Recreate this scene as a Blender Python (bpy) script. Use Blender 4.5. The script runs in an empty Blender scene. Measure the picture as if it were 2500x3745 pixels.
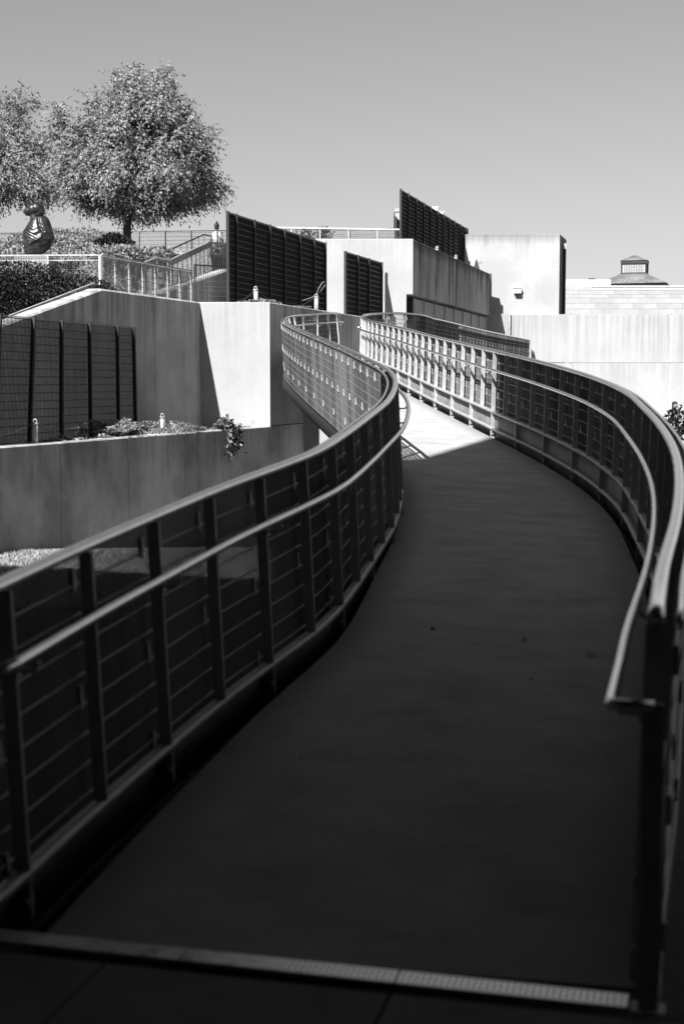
import bpy, bmesh, math, random
import numpy as np
from mathutils import Vector, Matrix
random.seed(7); rng = np.random.default_rng(7)
scene = bpy.context.scene
COL = scene.collection

# ------------------------------------------------------------------ camera
EYE = 1.7
FPX = 50 / 36 * 3745 / (2500 / 1568)          # focal length, in pixels of the 1568 wide view
CX, CY = 784.0, 3745 / 2 / (2500 / 1568)
PITCH = math.atan((CY - 878.0) / FPX)
cam_d = bpy.data.cameras.new('camera'); cam = bpy.data.objects.new('camera', cam_d); COL.objects.link(cam)
cam.location = (0, 0, EYE); cam.rotation_euler = (math.pi / 2 - PITCH, 0, 0)
cam_d.sensor_fit = 'VERTICAL'; cam_d.sensor_height = 36; cam_d.sensor_width = 24; cam_d.lens = 50
cam_d.clip_start = 0.05; cam_d.clip_end = 6000
cam_d.dof.use_dof = True; cam_d.dof.focus_distance = 26; cam_d.dof.aperture_fstop = 2.6
scene.camera = cam
scene.render.resolution_x, scene.render.resolution_y = 683, 1024

# ------------------------------------------------------------------ light
SUN_AZ, SUN_EL = math.radians(25.9), math.radians(41)     # the light travels to the right of +Y
TRAVEL = Vector((math.sin(SUN_AZ) * math.cos(SUN_EL), math.cos(SUN_AZ) * math.cos(SUN_EL), -math.sin(SUN_EL)))
w = bpy.data.worlds.new('World'); scene.world = w; w.use_nodes = True
nt = w.node_tree; nt.nodes.clear()
sky = nt.nodes.new('ShaderNodeTexSky'); sky.sky_type = 'NISHITA'; sky.sun_disc = False
sky.sun_elevation = SUN_EL; sky.sun_rotation = math.radians(180) + SUN_AZ
sky.altitude = 100; sky.air_density = 1.0; sky.dust_density = 0.6; sky.ozone_density = 1.0
bw = nt.nodes.new('ShaderNodeVectorMath')   # black-and-white film: weighted sum of the channels
bw.operation = 'DOT_PRODUCT'; bw.inputs[1].default_value = (0.26, 0.28, 0.30)
bg = nt.nodes.new('ShaderNodeBackground'); bg.inputs['Strength'].default_value = 0.055
wo = nt.nodes.new('ShaderNodeOutputWorld')
nt.links.new(sky.outputs[0], bw.inputs[0]); nt.links.new(bw.outputs['Value'], bg.inputs['Color']); nt.links.new(bg.outputs[0], wo.inputs[0])
sun_d = bpy.data.lights.new('sun', 'SUN'); sun_d.energy = 5.0; sun_d.angle = math.radians(0.53); sun_d.color = (1, 1, 1)
sun = bpy.data.objects.new('sun', sun_d); COL.objects.link(sun)
sun.rotation_euler = TRAVEL.to_track_quat('-Z', 'Y').to_euler(); sun.location = (-20, -40, 40)
vs = scene.view_settings
vs.view_transform = 'Standard'; vs.look = 'None'; vs.gamma = 1.0; vs.use_curve_mapping = False; vs.exposure = 1.13

# ------------------------------------------------------------------ surveying helpers
cp, sp = math.cos(PITCH), math.sin(PITCH)
def at(px, py, Y):
    """point at ground distance Y seen at (px, py) of the 1568 px wide photograph"""
    a = (px - CX) / FPX; b = -(py - CY) / FPX
    k = Y / (cp + b * sp)
    return Vector((a * k, Y, EYE + (-sp + b * cp) * k))
def on_line(px, x0, y0, m):
    """plan point where the sight line px crosses x = x0 + m (y - y0)"""
    t = (px - CX) / FPX
    # x ~ t * y (vertical tilt is tiny for far things)
    t2 = t * 1.0
    y = (x0 - m * y0) / (t2 - m)
    return (x0 + m * (y - y0), y)

# ------------------------------------------------------------------ object helpers
def put(o, parent=None):
    COL.objects.link(o)
    if parent is not None: o.parent = parent
    return o
def tag(o, label=None, cat=None, group=None, kind=None):
    if label: o['label'] = label
    if cat: o['category'] = cat
    if group: o['group'] = group
    if kind: o['kind'] = kind
    return o
def thing(name, label, cat, loc=(0, 0, 0), rz=0.0, group=None):
    o = bpy.data.objects.new(name, None); o.empty_display_size = 0.2
    o.location = loc; o.rotation_euler = (0, 0, rz)
    COL.objects.link(o)
    return tag(o, label, cat, group)
def inst(name, mesh, parent=None, loc=(0, 0, 0), rz=0.0, rot=None, scale=None):
    o = bpy.data.objects.new(name, mesh); o.location = loc
    o.rotation_euler = rot if rot is not None else (0, 0, rz)
    if scale: o.scale = scale
    return put(o, parent)
class MB:
    def __init__(self): self.v = []; self.f = []; self.uv = []; self.mi = []; self.sm = []
    def add(self, vs_, fs_, uvs=None, mi=0, smooth=False):
        b = len(self.v); self.v += [tuple(p) for p in vs_]
        for i, f in enumerate(fs_):
            self.f.append([b + k for k in f]); self.uv.append(uvs[i] if uvs else None); self.mi.append(mi); self.sm.append(smooth)
    def box(self, c, s, rz=0.0, mi=0):
        ca, sa = math.cos(rz), math.sin(rz); hx, hy, hz = s[0] / 2, s[1] / 2, s[2] / 2
        P = []
        for dz in (-hz, hz):
            for dx, dy in ((-hx, -hy), (hx, -hy), (hx, hy), (-hx, hy)):
                P.append((c[0] + dx * ca - dy * sa, c[1] + dx * sa + dy * ca, c[2] + dz))
        self.add(P, [(3, 2, 1, 0), (4, 5, 6, 7), (0, 1, 5, 4), (1, 2, 6, 5), (2, 3, 7, 6), (3, 0, 4, 7)], mi=mi)
    def bar(self, a, b, wx, wy, up=(0, 0, 1), mi=0):
        a = Vector(a); b = Vector(b); d = (b - a).normalized(); u = Vector(up)
        if abs(d.dot(u)) > .99: u = Vector((0, 1, 0))
        s = d.cross(u).normalized(); u = s.cross(d)
        P = []
        for q in (a, b):
            for i, j in ((-1, -1), (1, -1), (1, 1), (-1, 1)): P.append(q + s * (wx / 2 * i) + u * (wy / 2 * j))
        self.add(P, [(0, 1, 2, 3), (7, 6, 5, 4), (0, 4, 5, 1), (1, 5, 6, 2), (2, 6, 7, 3), (3, 7, 4, 0)], mi=mi)
    def tube(self, pts, r, n=8, cap=True, mi=0, prof=None, radii=None):
        """sweep a circle (or profile of (side, up) offsets) along pts; side is to the right of travel"""
        pts = [Vector(p) for p in pts]; rings = []
        ph = (lambda i: (math.cos(i * 2 * math.pi / n), math.sin(i * 2 * math.pi / n)))
        n_ = len(prof) if prof else n
        for i, p in enumerate(pts):
            d = (pts[min(i + 1, len(pts) - 1)] - pts[max(i - 1, 0)]).normalized()
            u = Vector((0, 0, 1)) if abs(d.z) < .95 else Vector((0, 1, 0))
            s = d.cross(u).normalized(); u2 = s.cross(d)
            rr = radii[i] if radii else r
            rings.append([p + s * (q[0]) + u2 * (q[1]) for q in (prof if prof else [(rr * ph(k)[0], rr * ph(k)[1]) for k in range(n)])])
        V = [q for R_ in rings for q in R_]; F_ = []
        for i in range(len(pts) - 1):
            for k in range(n_):
                F_.append((i * n_ + k, (i + 1) * n_ + k, (i + 1) * n_ + (k + 1) % n_, i * n_ + (k + 1) % n_))
        if cap: F_.append(tuple(range(n_))[::1]); F_.append(tuple((len(pts) - 1) * n_ + k for k in range(n_))[::-1])
        self.add(V, F_, mi=mi, smooth=True)
    def quad(self, a, b, c, d, uv=None, mi=0): self.add([a, b, c, d], [(0, 1, 2, 3)], [uv] if uv else None, mi)
    def mesh(self, name, mats):
        m = bpy.data.meshes.new(name); m.from_pydata(self.v, [], self.f); m.update()
        for mt in (mats if isinstance(mats, (list, tuple)) else [mats]): m.materials.append(mt)
        m.polygons.foreach_set('material_index', self.mi); m.polygons.foreach_set('use_smooth', self.sm)
        if any(u is not None for u in self.uv):
            L = m.uv_layers.new(name='uv'); d = []
            for f, u in zip(self.f, self.uv):
                for k in range(len(f)): d += list(u[k]) if u is not None else [0.0, 5.0]
            L.data.foreach_set('uv', d)
        bm = bmesh.new(); bm.from_mesh(m); bmesh.ops.recalc_face_normals(bm, faces=bm.faces[:]) if len(self.f) < 4000 else None
        bm.to_mesh(m); bm.free()
        return m
    def build(self, name, mats, parent=None): return put(bpy.data.objects.new(name, self.mesh(name, mats)), parent)
def np_mesh(name, verts, quads, mats, mi=None, smooth=False):
    """large mesh of quads (m,4) from numpy arrays"""
    m = bpy.data.meshes.new(name); n, q = len(verts), len(quads); k = quads.shape[1]
    m.vertices.add(n); m.vertices.foreach_set('co', np.asarray(verts, np.float32).ravel())
    m.loops.add(q * k); m.loops.foreach_set('vertex_index', np.asarray(quads, np.int32).ravel())
    m.polygons.add(q); m.polygons.foreach_set('loop_start', np.arange(0, q * k, k, dtype=np.int32))
    m.polygons.foreach_set('loop_total', np.full(q, k, np.int32))
    for mt in (mats if isinstance(mats, (list, tuple)) else [mats]): m.materials.append(mt)
    if mi is not None: m.polygons.foreach_set('material_index', np.asarray(mi, np.int32))
    m.update(calc_edges=True); m.validate()
    return m

# ------------------------------------------------------------------ materials
def new_mat(name):
    m = bpy.data.materials.new(name); m.use_nodes = True
    return m, m.node_tree, m.node_tree.nodes['Principled BSDF']
def N(t, ty, **kw):
    n = t.nodes.new(ty)
    for k, v in kw.items():
        if k in n.inputs: n.inputs[k].default_value = v
        else: setattr(n, k, v)
    return n
def g3(v): return (v, v, v, 1)
def ramp(t, src, stops):
    r = t.nodes.new('ShaderNodeValToRGB'); t.links.new(src, r.inputs[0])
    e = r.color_ramp.elements
    while len(e) < len(stops): e.new(0.5)
    for i, (p, v) in enumerate(stops): e[i].position = p; e[i].color = g3(v)
    return r.outputs[0]
def mul(t, a, b, op='MULTIPLY'):
    m = t.nodes.new('ShaderNodeMath'); m.operation = op
    for i, s in enumerate((a, b)):
        if isinstance(s, (int, float)): m.inputs[i].default_value = s
        else: t.links.new(s, m.inputs[i])
    return m.outputs[0]
def mixv(t, f, a, b):
    m = t.nodes.new('ShaderNodeMix'); m.data_type = 'FLOAT'
    for i, s in ((0, f), (2, a), (3, b)):
        if isinstance(s, (int, float)): m.inputs[i].default_value = s
        else: t.links.new(s, m.inputs[i])
    return m.outputs[0]
def metal(name, base, rough, metallic, var=0.12, scale=9.0, zs=1.0):
    m, t, b = new_mat(name)
    tc = N(t, 'ShaderNodeTexCoord'); n = N(t, 'ShaderNodeTexNoise', Scale=scale, Detail=4.0)
    mp = N(t, 'ShaderNodeMapping'); mp.inputs['Scale'].default_value = (1, 1, zs); t.links.new(tc.outputs['Object'], mp.inputs['Vector'])
    t.links.new(mp.outputs[0], n.inputs['Vector'])
    c = ramp(t, n.outputs[0], [(0.36, base * (1 - var)), (0.64, base * (1 + var))])
    t.links.new(c, b.inputs['Base Color'])
    r = ramp(t, n.outputs[0], [(0.3, rough * 0.85), (0.7, min(1, rough * 1.2))]); t.links.new(r, b.inputs['Roughness'])
    b.inputs['Metallic'].default_value = metallic
    return m
def plain(name, base, rough=0.7, var=0.2, scale=6.0, bump=0.0, spec=0.5):
    m, t, b = new_mat(name)
    tc = N(t, 'ShaderNodeTexCoord'); n = N(t, 'ShaderNodeTexNoise', Scale=scale, Detail=6.0, Roughness=0.65)
    t.links.new(tc.outputs['Object'], n.inputs['Vector'])
    t.links.new(ramp(t, n.outputs[0], [(0.28, base * (1 - var)), (0.72, base * (1 + var))]), b.inputs['Base Color'])
    b.inputs['Roughness'].default_value = rough; b.inputs['Specular IOR Level'].default_value = spec
    if bump:
        bp = N(t, 'ShaderNodeBump', Strength=bump, Distance=0.02); t.links.new(n.outputs[0], bp.inputs['Height']); t.links.new(bp.outputs[0], b.inputs['Normal'])
    return m
def concrete(name, base, streak, seed=0.0, mott=0.12, top_dark=0.0, sfreq=5.0, reach=1.6, pits=0.0, lo=0.42, hi=0.60):
    """cast concrete: cloudy mottling, rain streaks running down from the coping (uv.y = metres below the top)"""
    m, t, b = new_mat(name)
    tc = N(t, 'ShaderNodeTexCoord')
    mp = N(t, 'ShaderNodeMapping'); mp.inputs['Location'].default_value = (seed, seed * 0.7, seed * 0.3)
    t.links.new(tc.outputs['Object'], mp.inputs['Vector'])
    n1 = N(t, 'ShaderNodeTexNoise', Scale=0.55, Detail=5.0, Roughness=0.6); t.links.new(mp.outputs[0], n1.inputs['Vector'])
    n2 = N(t, 'ShaderNodeTexNoise', Scale=14.0, Detail=6.0, Roughness=0.7); t.links.new(mp.outputs[0], n2.inputs['Vector'])
    c = mul(t, ramp(t, n1.outputs[0], [(0.38, 1 - mott), (0.62, 1 + mott * 0.4)]), ramp(t, n2.outputs[0], [(0.25, 0.94), (0.7, 1.03)]))
    # streaks
    um = N(t, 'ShaderNodeMapping'); um.inputs['Scale'].default_value = (sfreq, 0.16, 1); um.inputs['Location'].default_value = (seed * 3.1, seed, 0)
    t.links.new(tc.outputs['UV'], um.inputs['Vector'])
    ns = N(t, 'ShaderNodeTexNoise', Scale=1.0, Detail=5.0, Roughness=0.62); t.links.new(um.outputs[0], ns.inputs['Vector'])
    um2 = N(t, 'ShaderNodeMapping'); um2.inputs['Scale'].default_value = (0.55, 0.25, 1); um2.inputs['Location'].default_value = (seed * 1.7, seed * 2, 0)
    t.links.new(tc.outputs['UV'], um2.inputs['Vector'])
    nl = N(t, 'ShaderNodeTexNoise', Scale=1.0, Detail=3.0); t.links.new(um2.outputs[0], nl.inputs['Vector'])
    sep = N(t, 'ShaderNodeSeparateXYZ'); t.links.new(tc.outputs['UV'], sep.inputs[0])
    len_ = ramp(t, nl.outputs[0], [(0.3, 0.15), (0.72, 1.0)])
    fall = mul(t, sep.outputs['Y'], mul(t, len_, reach), 'DIVIDE')
    fall = ramp(t, fall, [(0.0, 1.0), (0.45, 0.75), (1.0, 0.16)])
    st = mul(t, ramp(t, ns.outputs[0], [(lo, 0.0), (hi, 1.0)]), fall)
    st = mul(t, mul(t, st, ramp(t, nl.outputs[0], [(0.3, 0.45), (0.65, 1.0)])), streak)
    c = mul(t, c, mul(t, 1.0, st, 'SUBTRACT'))
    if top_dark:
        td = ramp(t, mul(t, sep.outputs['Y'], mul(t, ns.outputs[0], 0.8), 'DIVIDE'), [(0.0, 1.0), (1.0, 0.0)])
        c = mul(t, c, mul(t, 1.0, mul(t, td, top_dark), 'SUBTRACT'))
    if pits:                                    # blow holes and tie-hole patches, scattered
        vo = N(t, 'ShaderNodeTexVoronoi', Scale=1.1); t.links.new(mp.outputs[0], vo.inputs['Vector'])
        pt = mul(t, ramp(t, vo.outputs['Distance'], [(0.0, 1.0), (0.06, 0.8), (0.10, 0.0)]), ramp(t, n1.outputs[0], [(0.45, 0.0), (0.55, 1.0)]))
        c = mul(t, c, mul(t, 1.0, mul(t, pt, pits), 'SUBTRACT'))
    c = mul(t, c, base)
    t.links.new(c, b.inputs['Base Color']); b.inputs['Roughness'].default_value = 0.82; b.inputs['Specular IOR Level'].default_value = 0.25
    bp = N(t, 'ShaderNodeBump', Strength=0.18, Distance=0.01); t.links.new(n2.outputs[0], bp.inputs['Height']); t.links.new(bp.outputs[0], b.inputs['Normal'])
    return m
def deck_mat():
    m, t, b = new_mat('broomed_concrete')
    tc = N(t, 'ShaderNodeTexCoord')
    u1 = N(t, 'ShaderNodeMapping'); u1.inputs['Scale'].default_value = (2.5, 40, 1); t.links.new(tc.outputs['UV'], u1.inputs['Vector'])
    nb = N(t, 'ShaderNodeTexNoise', Scale=1.0, Detail=4.0, Roughness=0.6); t.links.new(u1.outputs[0], nb.inputs['Vector'])
    u2 = N(t, 'ShaderNodeMapping'); u2.inputs['Scale'].default_value = (2.0, 2.6, 1); t.links.new(tc.outputs['UV'], u2.inputs['Vector'])
    nw = N(t, 'ShaderNodeTexNoise', Scale=1.0, Detail=6.0, Roughness=0.65); t.links.new(u2.outputs[0], nw.inputs['Vector'])
    nf = N(t, 'ShaderNodeTexNoise', Scale=60.0, Detail=3.0); t.links.new(tc.outputs['Object'], nf.inputs['Vector'])
    # grime along both edges (uv.x runs 0..1.75 m across)
    sep = N(t, 'ShaderNodeSeparateXYZ'); t.links.new(tc.outputs['UV'], sep.inputs[0])
    e = mul(t, mul(t, mul(t, sep.outputs['X'], 0.875, 'SUBTRACT'), 1.0), 0.875, 'DIVIDE'); 
    ab = t.nodes.new('ShaderNodeMath'); ab.operation = 'ABSOLUTE'; t.links.new(e, ab.inputs[0])
    ed = mul(t, ramp(t, ab.outputs[0], [(0.72, 0.0), (1.0, 1.0)]), ramp(t, nw.outputs[0], [(0.35, 0.2), (0.65, 1.0)]))
    c = mul(t, ramp(t, nb.outputs[0], [(0.3, 0.93), (0.7, 1.04)]), ramp(t, nw.outputs[0], [(0.34, 0.76), (0.64, 1.08)]))
    c = mul(t, c, mul(t, 1.0, mul(t, ed, 0.62), 'SUBTRACT')); c = mul(t, c, ramp(t, nf.outputs[0], [(0.3, 0.93), (0.7, 1.05)]))
    t.links.new(mul(t, c, 0.42), b.inputs['Base Color']); b.inputs['Roughness'].default_value = 0.85; b.inputs['Specular IOR Level'].default_value = 0.3
    hs = mul(t, nb.outputs[0], nf.outputs[0], 'ADD')
    bp = N(t, 'ShaderNodeBump', Strength=0.35, Distance=0.004); t.links.new(hs, bp.inputs['Height']); t.links.new(bp.outputs[0], b.inputs['Normal'])
    return m
def leaf_mat(name, v, trans=0.35, rough=0.45, spec=0.5):
    m, t, b = new_mat(name); b.inputs['Specular IOR Level'].default_value = spec
    b.inputs['Roughness'].default_value = rough; b.inputs['Base Color'].default_value = g3(v)
    tr = N(t, 'ShaderNodeBsdfTranslucent'); tr.inputs['Color'].default_value = g3(min(0.9, v * 1.1))
    mx = N(t, 'ShaderNodeMixShader'); mx.inputs[0].default_value = trans
    out = t.nodes['Material Output']
    t.links.new(b.outputs[0], mx.inputs[1]); t.links.new(tr.outputs[0], mx.inputs[2]); t.links.new(mx.outputs[0], out.inputs['Surface'])
    return m

C_WHITE = concrete('concrete_clean', 0.365, 0.2, 1.0, 0.10, pits=0.3)
C_LEFT = concrete('concrete_streaked', 0.54, 0.65, 2.0, 0.3, sfreq=3.2, reach=3.0)
C_PLANT = concrete('concrete_weathered', 0.58, 0.45, 5.0, 0.42, sfreq=3.0, reach=1.2)
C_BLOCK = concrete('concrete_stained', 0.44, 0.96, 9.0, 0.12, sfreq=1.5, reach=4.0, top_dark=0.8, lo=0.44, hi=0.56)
C_LONG = concrete('concrete_rain_washed', 0.38, 0.30, 12.0, 0.07, sfreq=6.0, reach=5.5)
C_TOWER = concrete('concrete_pitted', 0.385, 0.24, 15.0, 0.13, top_dark=0.4, pits=0.6)
C_SHADE = concrete('concrete_shaded', 0.22, 0.2, 19.0, 0.2)  # dark concrete with shade put into its base colour, for unlit parts
DECK = deck_mat()
STEEL = metal('satin_steel_tube', 0.86, 0.2, 1.0, 0.08, 14)
GALV = metal('galvanised_plate', 0.44, 0.46, 0.35, 0.14, 10)
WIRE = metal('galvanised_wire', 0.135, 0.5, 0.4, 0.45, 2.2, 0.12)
WIRE_T = metal('terrace_wire', 0.34, 0.5, 0.3, 0.2, 6)
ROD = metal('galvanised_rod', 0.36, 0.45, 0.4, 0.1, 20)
KICK = metal('dull_zinc_plate', 0.2, 0.6, 0.2, 0.25, 5)
BLACK = metal('black_steel', 0.009, 0.6, 0.0, 0.3, 8)
BLACKROD = metal('worn_black_rod', 0.06, 0.42, 0.4, 0.25, 10)
DARKMETAL = metal('dark_bronze_metal', 0.03, 0.45, 0.3, 0.2, 5)
WPAINT = plain('white_paint', 0.66, 0.5, 0.1, 4)
PAVE = plain('paving_stone', 0.17, 0.85, 0.25, 5, 0.2)
SOIL = plain('planter_soil', 0.07, 0.95, 0.5, 9, 0.6)
TURF = plain('turf_soil', 0.04, 0.95, 0.4, 5, 0.4)
BARK = plain('bark', 0.06, 0.9, 0.45, 12, 0.8)
ROOFM = metal('weathered_zinc', 0.22, 0.5, 0.4, 0.2, 1.5)
SHADOWGAP = plain('joint_filler', 0.05, 0.95, 0.2, 8)
TURFBLADE = [leaf_mat('grass_blade', 0.42, 0.3, 0.6), leaf_mat('grass_blade_dark', 0.2, 0.3, 0.6), leaf_mat('grass_blade_dry', 0.55, 0.3, 0.7)]
LEAF_T = [leaf_mat('tree_leaf', 0.22, 0.16, 0.7), leaf_mat('tree_leaf_dark', 0.09, 0.14, .7), leaf_mat('tree_leaf_pale', 0.34, 0.2, .7)]
LEAF_D = [leaf_mat('glossy_leaf', 0.014, 0.05, 0.42, .14), leaf_mat('glossy_leaf_dark', 0.008, 0.04, 0.5, .1), leaf_mat('glossy_leaf_pale', 0.04, 0.1, 0.36, .35)]
LEAF_J = [leaf_mat('juniper_sprig', 0.24, 0.2, 0.6), leaf_mat('juniper_sprig_dark', 0.11, 0.15, 0.6), leaf_mat('juniper_sprig_pale', 0.36, 0.25, 0.6)]
LEAF_P = [leaf_mat('fern_leaf', 0.28, 0.3), leaf_mat('fern_leaf_dark', 0.10, 0.2), leaf_mat('fern_leaf_pale', 0.42, 0.3)]

# ------------------------------------------------------------------ walls of concrete panels
def wall_run(parent, p0, p1, zb, zt0, zt1, th, cuts, mat, ch=0.03, gap=0.016, u0=0.0, jm=None):
    """panels of a wall along p0->p1, front face to the right of travel; cuts are distances of the joints"""
    p0 = Vector((p0[0], p0[1], 0)); p1 = Vector((p1[0], p1[1], 0)); L = (p1 - p0).length
    d = (p1 - p0) / L; n = Vector((d.y, -d.x, 0))
    zt = lambda s: zt0 + (zt1 - zt0) * s / L
    edges = [0.0] + sorted(c for c in cuts if 0.02 < c < L - 0.02) + [L]
    outs = []
    for i in range(len(edges) - 1):
        a = edges[i] + (gap / 2 if i > 0 else 0); b = edges[i + 1] - (gap / 2 if i < len(edges) - 2 else 0)
        def sec(s):
            q = p0 + d * s; z = zt(s)
            return [q + Vector((0, 0, zb)), q + Vector((0, 0, z - ch)), q - n * ch + Vector((0, 0, z)), q - n * th + Vector((0, 0, z)), q - n * th + Vector((0, 0, zb))]
        A, B = sec(a), sec(b); mb = MB()
        ua, ub = u0 + a, u0 + b
        za, zb_ = zt(a), zt(b)
        uv = lambda P, s, z: (s, z - P.z)
        fs = [(0, 5, 6, 1), (1, 6, 7, 2), (2, 7, 8, 3), (3, 8, 9, 4), (4, 9, 5, 0), (0, 1, 2, 3, 4), (9, 8, 7, 6, 5)]
        V = A + B; U = [(ua, za - p.z) for p in A] + [(ub, zb_ - p.z) for p in B]
        mb.add(V, fs, [[U[k] for k in f] for f in fs])
        outs.append(mb.build('panel', mat, parent))
    if len(edges) > 2:                         # the recessed joint filler behind the panels
        mb = MB()
        for c in edges[1:-1]:
            q = p0 + d * c; z = zt(c) - 0.04
            P = [q + d * e - n * o + Vector((0, 0, h)) for h in (zb + 0.01, z) for e, o in ((-0.02, 0.018), (0.02, 0.018), (0.02, th - 0.02), (-0.02, th - 0.02))]
            mb.add(P, [(3, 2, 1, 0), (4, 5, 6, 7), (0, 1, 5, 4), (1, 2, 6, 5), (2, 3, 7, 6), (3, 0, 4, 7)])
        mb.build('joint', jm or SHADOWGAP, parent)
    return outs
def slab(name, poly, z, th, mat, kind='structure'):
    mb = MB(); n = len(poly)
    V = [(p[0], p[1], z) for p in poly] + [(p[0], p[1], z - th) for p in poly]
    mb.add(V, [tuple(range(n)), tuple(range(2 * n - 1, n - 1, -1))] + [(i, n + i, n + (i + 1) % n, (i + 1) % n) for i in range(n)])
    o = mb.build(name, mat); o['kind'] = kind
    return o

# ------------------------------------------------------------------ the ramp's curves (plan x, y of the top rails)
SLOPE, Y0, YTOP = 1 / 13.0, 4.3, 34.5
def gz(Y): return max(0.0, (min(Y, YTOP) - Y0) * SLOPE)
LEFT = [(-1.20, 3.95), (-1.08, 4.45), (-1.01, 4.77), (-.92, 5.13), (-.82, 5.51), (-.70, 5.96), (-.56, 6.47), (-.32, 7.21), (-.14, 7.8), (.03, 8.72), (.2, 9.83),
        (.33, 10.74), (.44, 12.01), (.49, 13.33), (.45, 14.69), (.33, 15.86), (.13, 17.73), (-.17, 20.22), (-.52, 23.0), (-.92, 26.44), (-1.17, 29.1), (-1.20, 31.0),
        (-1.10, 32.2), (-.88, 33.0), (-.48, 33.75), (-.22, 34.4), (-.05, 34.92)]
RIGHT = [(.86, 3.87), (1.07, 4.72), (1.28, 5.46), (1.51, 6.36), (1.82, 7.78), (2.06, 9.28), (2.21, 10.53), (2.32, 11.61), (2.35, 13.16), (2.23, 15.04), (1.92, 17.73),
         (1.43, 21.74), (.93, 26.22), (.62, 28.57), (.44, 30.78), (.46, 32.3), (.62, 33.4), (.95, 34.15), (1.32, 34.45), (1.62, 34.85), (2.4, 37.6), (4.5, 45.9), (7.24, 55.7)]
def spline(P, step=0.04, smooth=14):
    P = np.array(P, float); d = np.r_[0, np.cumsum(np.hypot(*np.diff(P, axis=0).T))]
    # Catmull-Rom with chord parameter
    out = []
    M = np.gradient(P, d, axis=0)
    for i in range(len(P) - 1):
        h = d[i + 1] - d[i]; n = max(2, int(h / 0.02))
        t = np.linspace(0, 1, n, endpoint=False)[:, None]
        out.append((2 * t**3 - 3 * t**2 + 1) * P[i] + (t**3 - 2 * t**2 + t) * h * M[i] + (-2 * t**3 + 3 * t**2) * P[i + 1] + (t**3 - t**2) * h * M[i + 1])
    Q = np.vstack(out + [P[-1:]])
    s = np.r_[0, np.cumsum(np.hypot(*np.diff(Q, axis=0).T))]
    u = np.arange(0, s[-1], step); R_ = np.c_[np.interp(u, s, Q[:, 0]), np.interp(u, s, Q[:, 1])]
    k = np.hanning(2 * smooth + 3)[1:-1]; k /= k.sum()
    pad = np.vstack([2 * R_[0] - R_[smooth:0:-1], R_, 2 * R_[-1] - R_[-2:-smooth - 2:-1]])
    return np.c_[np.convolve(pad[:, 0], k, 'valid'), np.convolve(pad[:, 1], k, 'valid')]
class Path:
    def __init__(s, P, step=0.04):
        s.step = step; s.P = spline(P, step); T = np.gradient(s.P, axis=0); s.T = T / np.hypot(T[:, 0], T[:, 1])[:, None]
        s.N = np.c_[s.T[:, 1], -s.T[:, 0]]; s.L = (len(s.P) - 1) * step
    def at(s, d, off=0.0, h=0.0):
        i = min(max(d / s.step, 0), len(s.P) - 1); k = min(int(i), len(s.P) - 2); f = i - k
        p = s.P[k] * (1 - f) + s.P[k + 1] * f; n = s.N[k] * (1 - f) + s.N[k + 1] * f; q = p + n * off
        return Vector((q[0], q[1], gz(p[1]) + h))
    def ang(s, d):
        k = int(min(max(d / s.step, 0), len(s.P) - 1)); return math.atan2(s.T[k, 1], s.T[k, 0])
    def line(s, a, b, off, h, step=0.2):
        n = max(2, int((b - a) / step)); return [s.at(a + (b - a) * i / n, off, h) for i in range(n + 1)]
PL, PR = Path(LEFT), Path(RIGHT)
sL_top = PL.L
sR_turn = float(np.argmax(PR.P[:, 1] > 33.4) * PR.step)

# ------------------------------------------------------------------ ground
mb = MB()
gx = [-400, -60, -30, -14, -9, -6, -4.5, -3, -1.5, 0, 1.5, 3, 6, 12, 30, 80, 400]; gy = [-200, -40, 2.9, 5, 8, 12, 16, 18, 20.5, 22, 23.5, 25, 27, 30, 34, 40, 60, 120, 400, 3000]
def ground_z(x, y):
    z = -0.89 - 0.111 * min(max(y - 21.55, 0), 6) + (0.45 * max(0, (9 - y)) / 9)
    return min(z, -0.12)
V = [(x, y, ground_z(x, y)) for y in gy for x in gx]; W_ = len(gx)
mb.add(V, [(j * W_ + i, j * W_ + i + 1, (j + 1) * W_ + i + 1, (j + 1) * W_ + i) for j in range(len(gy) - 1) for i in range(W_ - 1)], smooth=True)
mb.build('ground', TURF)['kind'] = 'structure'

# ------------------------------------------------------------------ ramp deck
nd = 190; aL, aR = 0.36, 0.0
INSET = 0.13
lp = [PL.at(0.30 + (sL_top - 0.30) * i / nd, float(np.interp(0.30 + (sL_top - 0.30) * i / nd, [0, 2, 4, 6, 8, 60], [.21, .175, .115, .06, .04, .05])), 0) for i in range(nd + 1)]
rp = [PR.at(sR_turn * i / nd, -float(np.interp(sR_turn * i / nd, [0, 1.5, 3, 60], [.015, .05, .085, .085])), 0) for i in range(nd + 1)]
mb = MB(); V = []; U = []; dist = 0; prev = None; th = 0.24
for i in range(nd + 1):
    a, b = lp[i], rp[i]; mid = (a + b) / 2
    if prev is not None: dist += (mid - prev).length
    prev = mid
    for k in range(7):
        q = a.lerp(b, k / 6); V.append(q); U.append((1.75 * k / 6, dist))
    V.append(a - Vector((0, 0, th))); U.append((0, dist)); V.append(b - Vector((0, 0, th))); U.append((0, dist))
fs = []
for i in range(nd):
    r0, r1 = i * 9, (i + 1) * 9
    for k in range(6): fs.append((r0 + k, r0 + k + 1, r1 + k + 1, r1 + k))
    fs.append((r0, r1, r1 + 7, r0 + 7)); fs.append((r0 + 6, r0 + 8, r1 + 8, r1 + 6)); fs.append((r0 + 7, r1 + 7, r1 + 8, r0 + 8))
fs.append((0, 7, 8, 6, 5, 4, 3, 2, 1))
mb.add(V, fs, [[U[k] for k in f] for f in fs], smooth=False)
o = mb.build('ramp', DECK); o['kind'] = 'structure'
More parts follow.
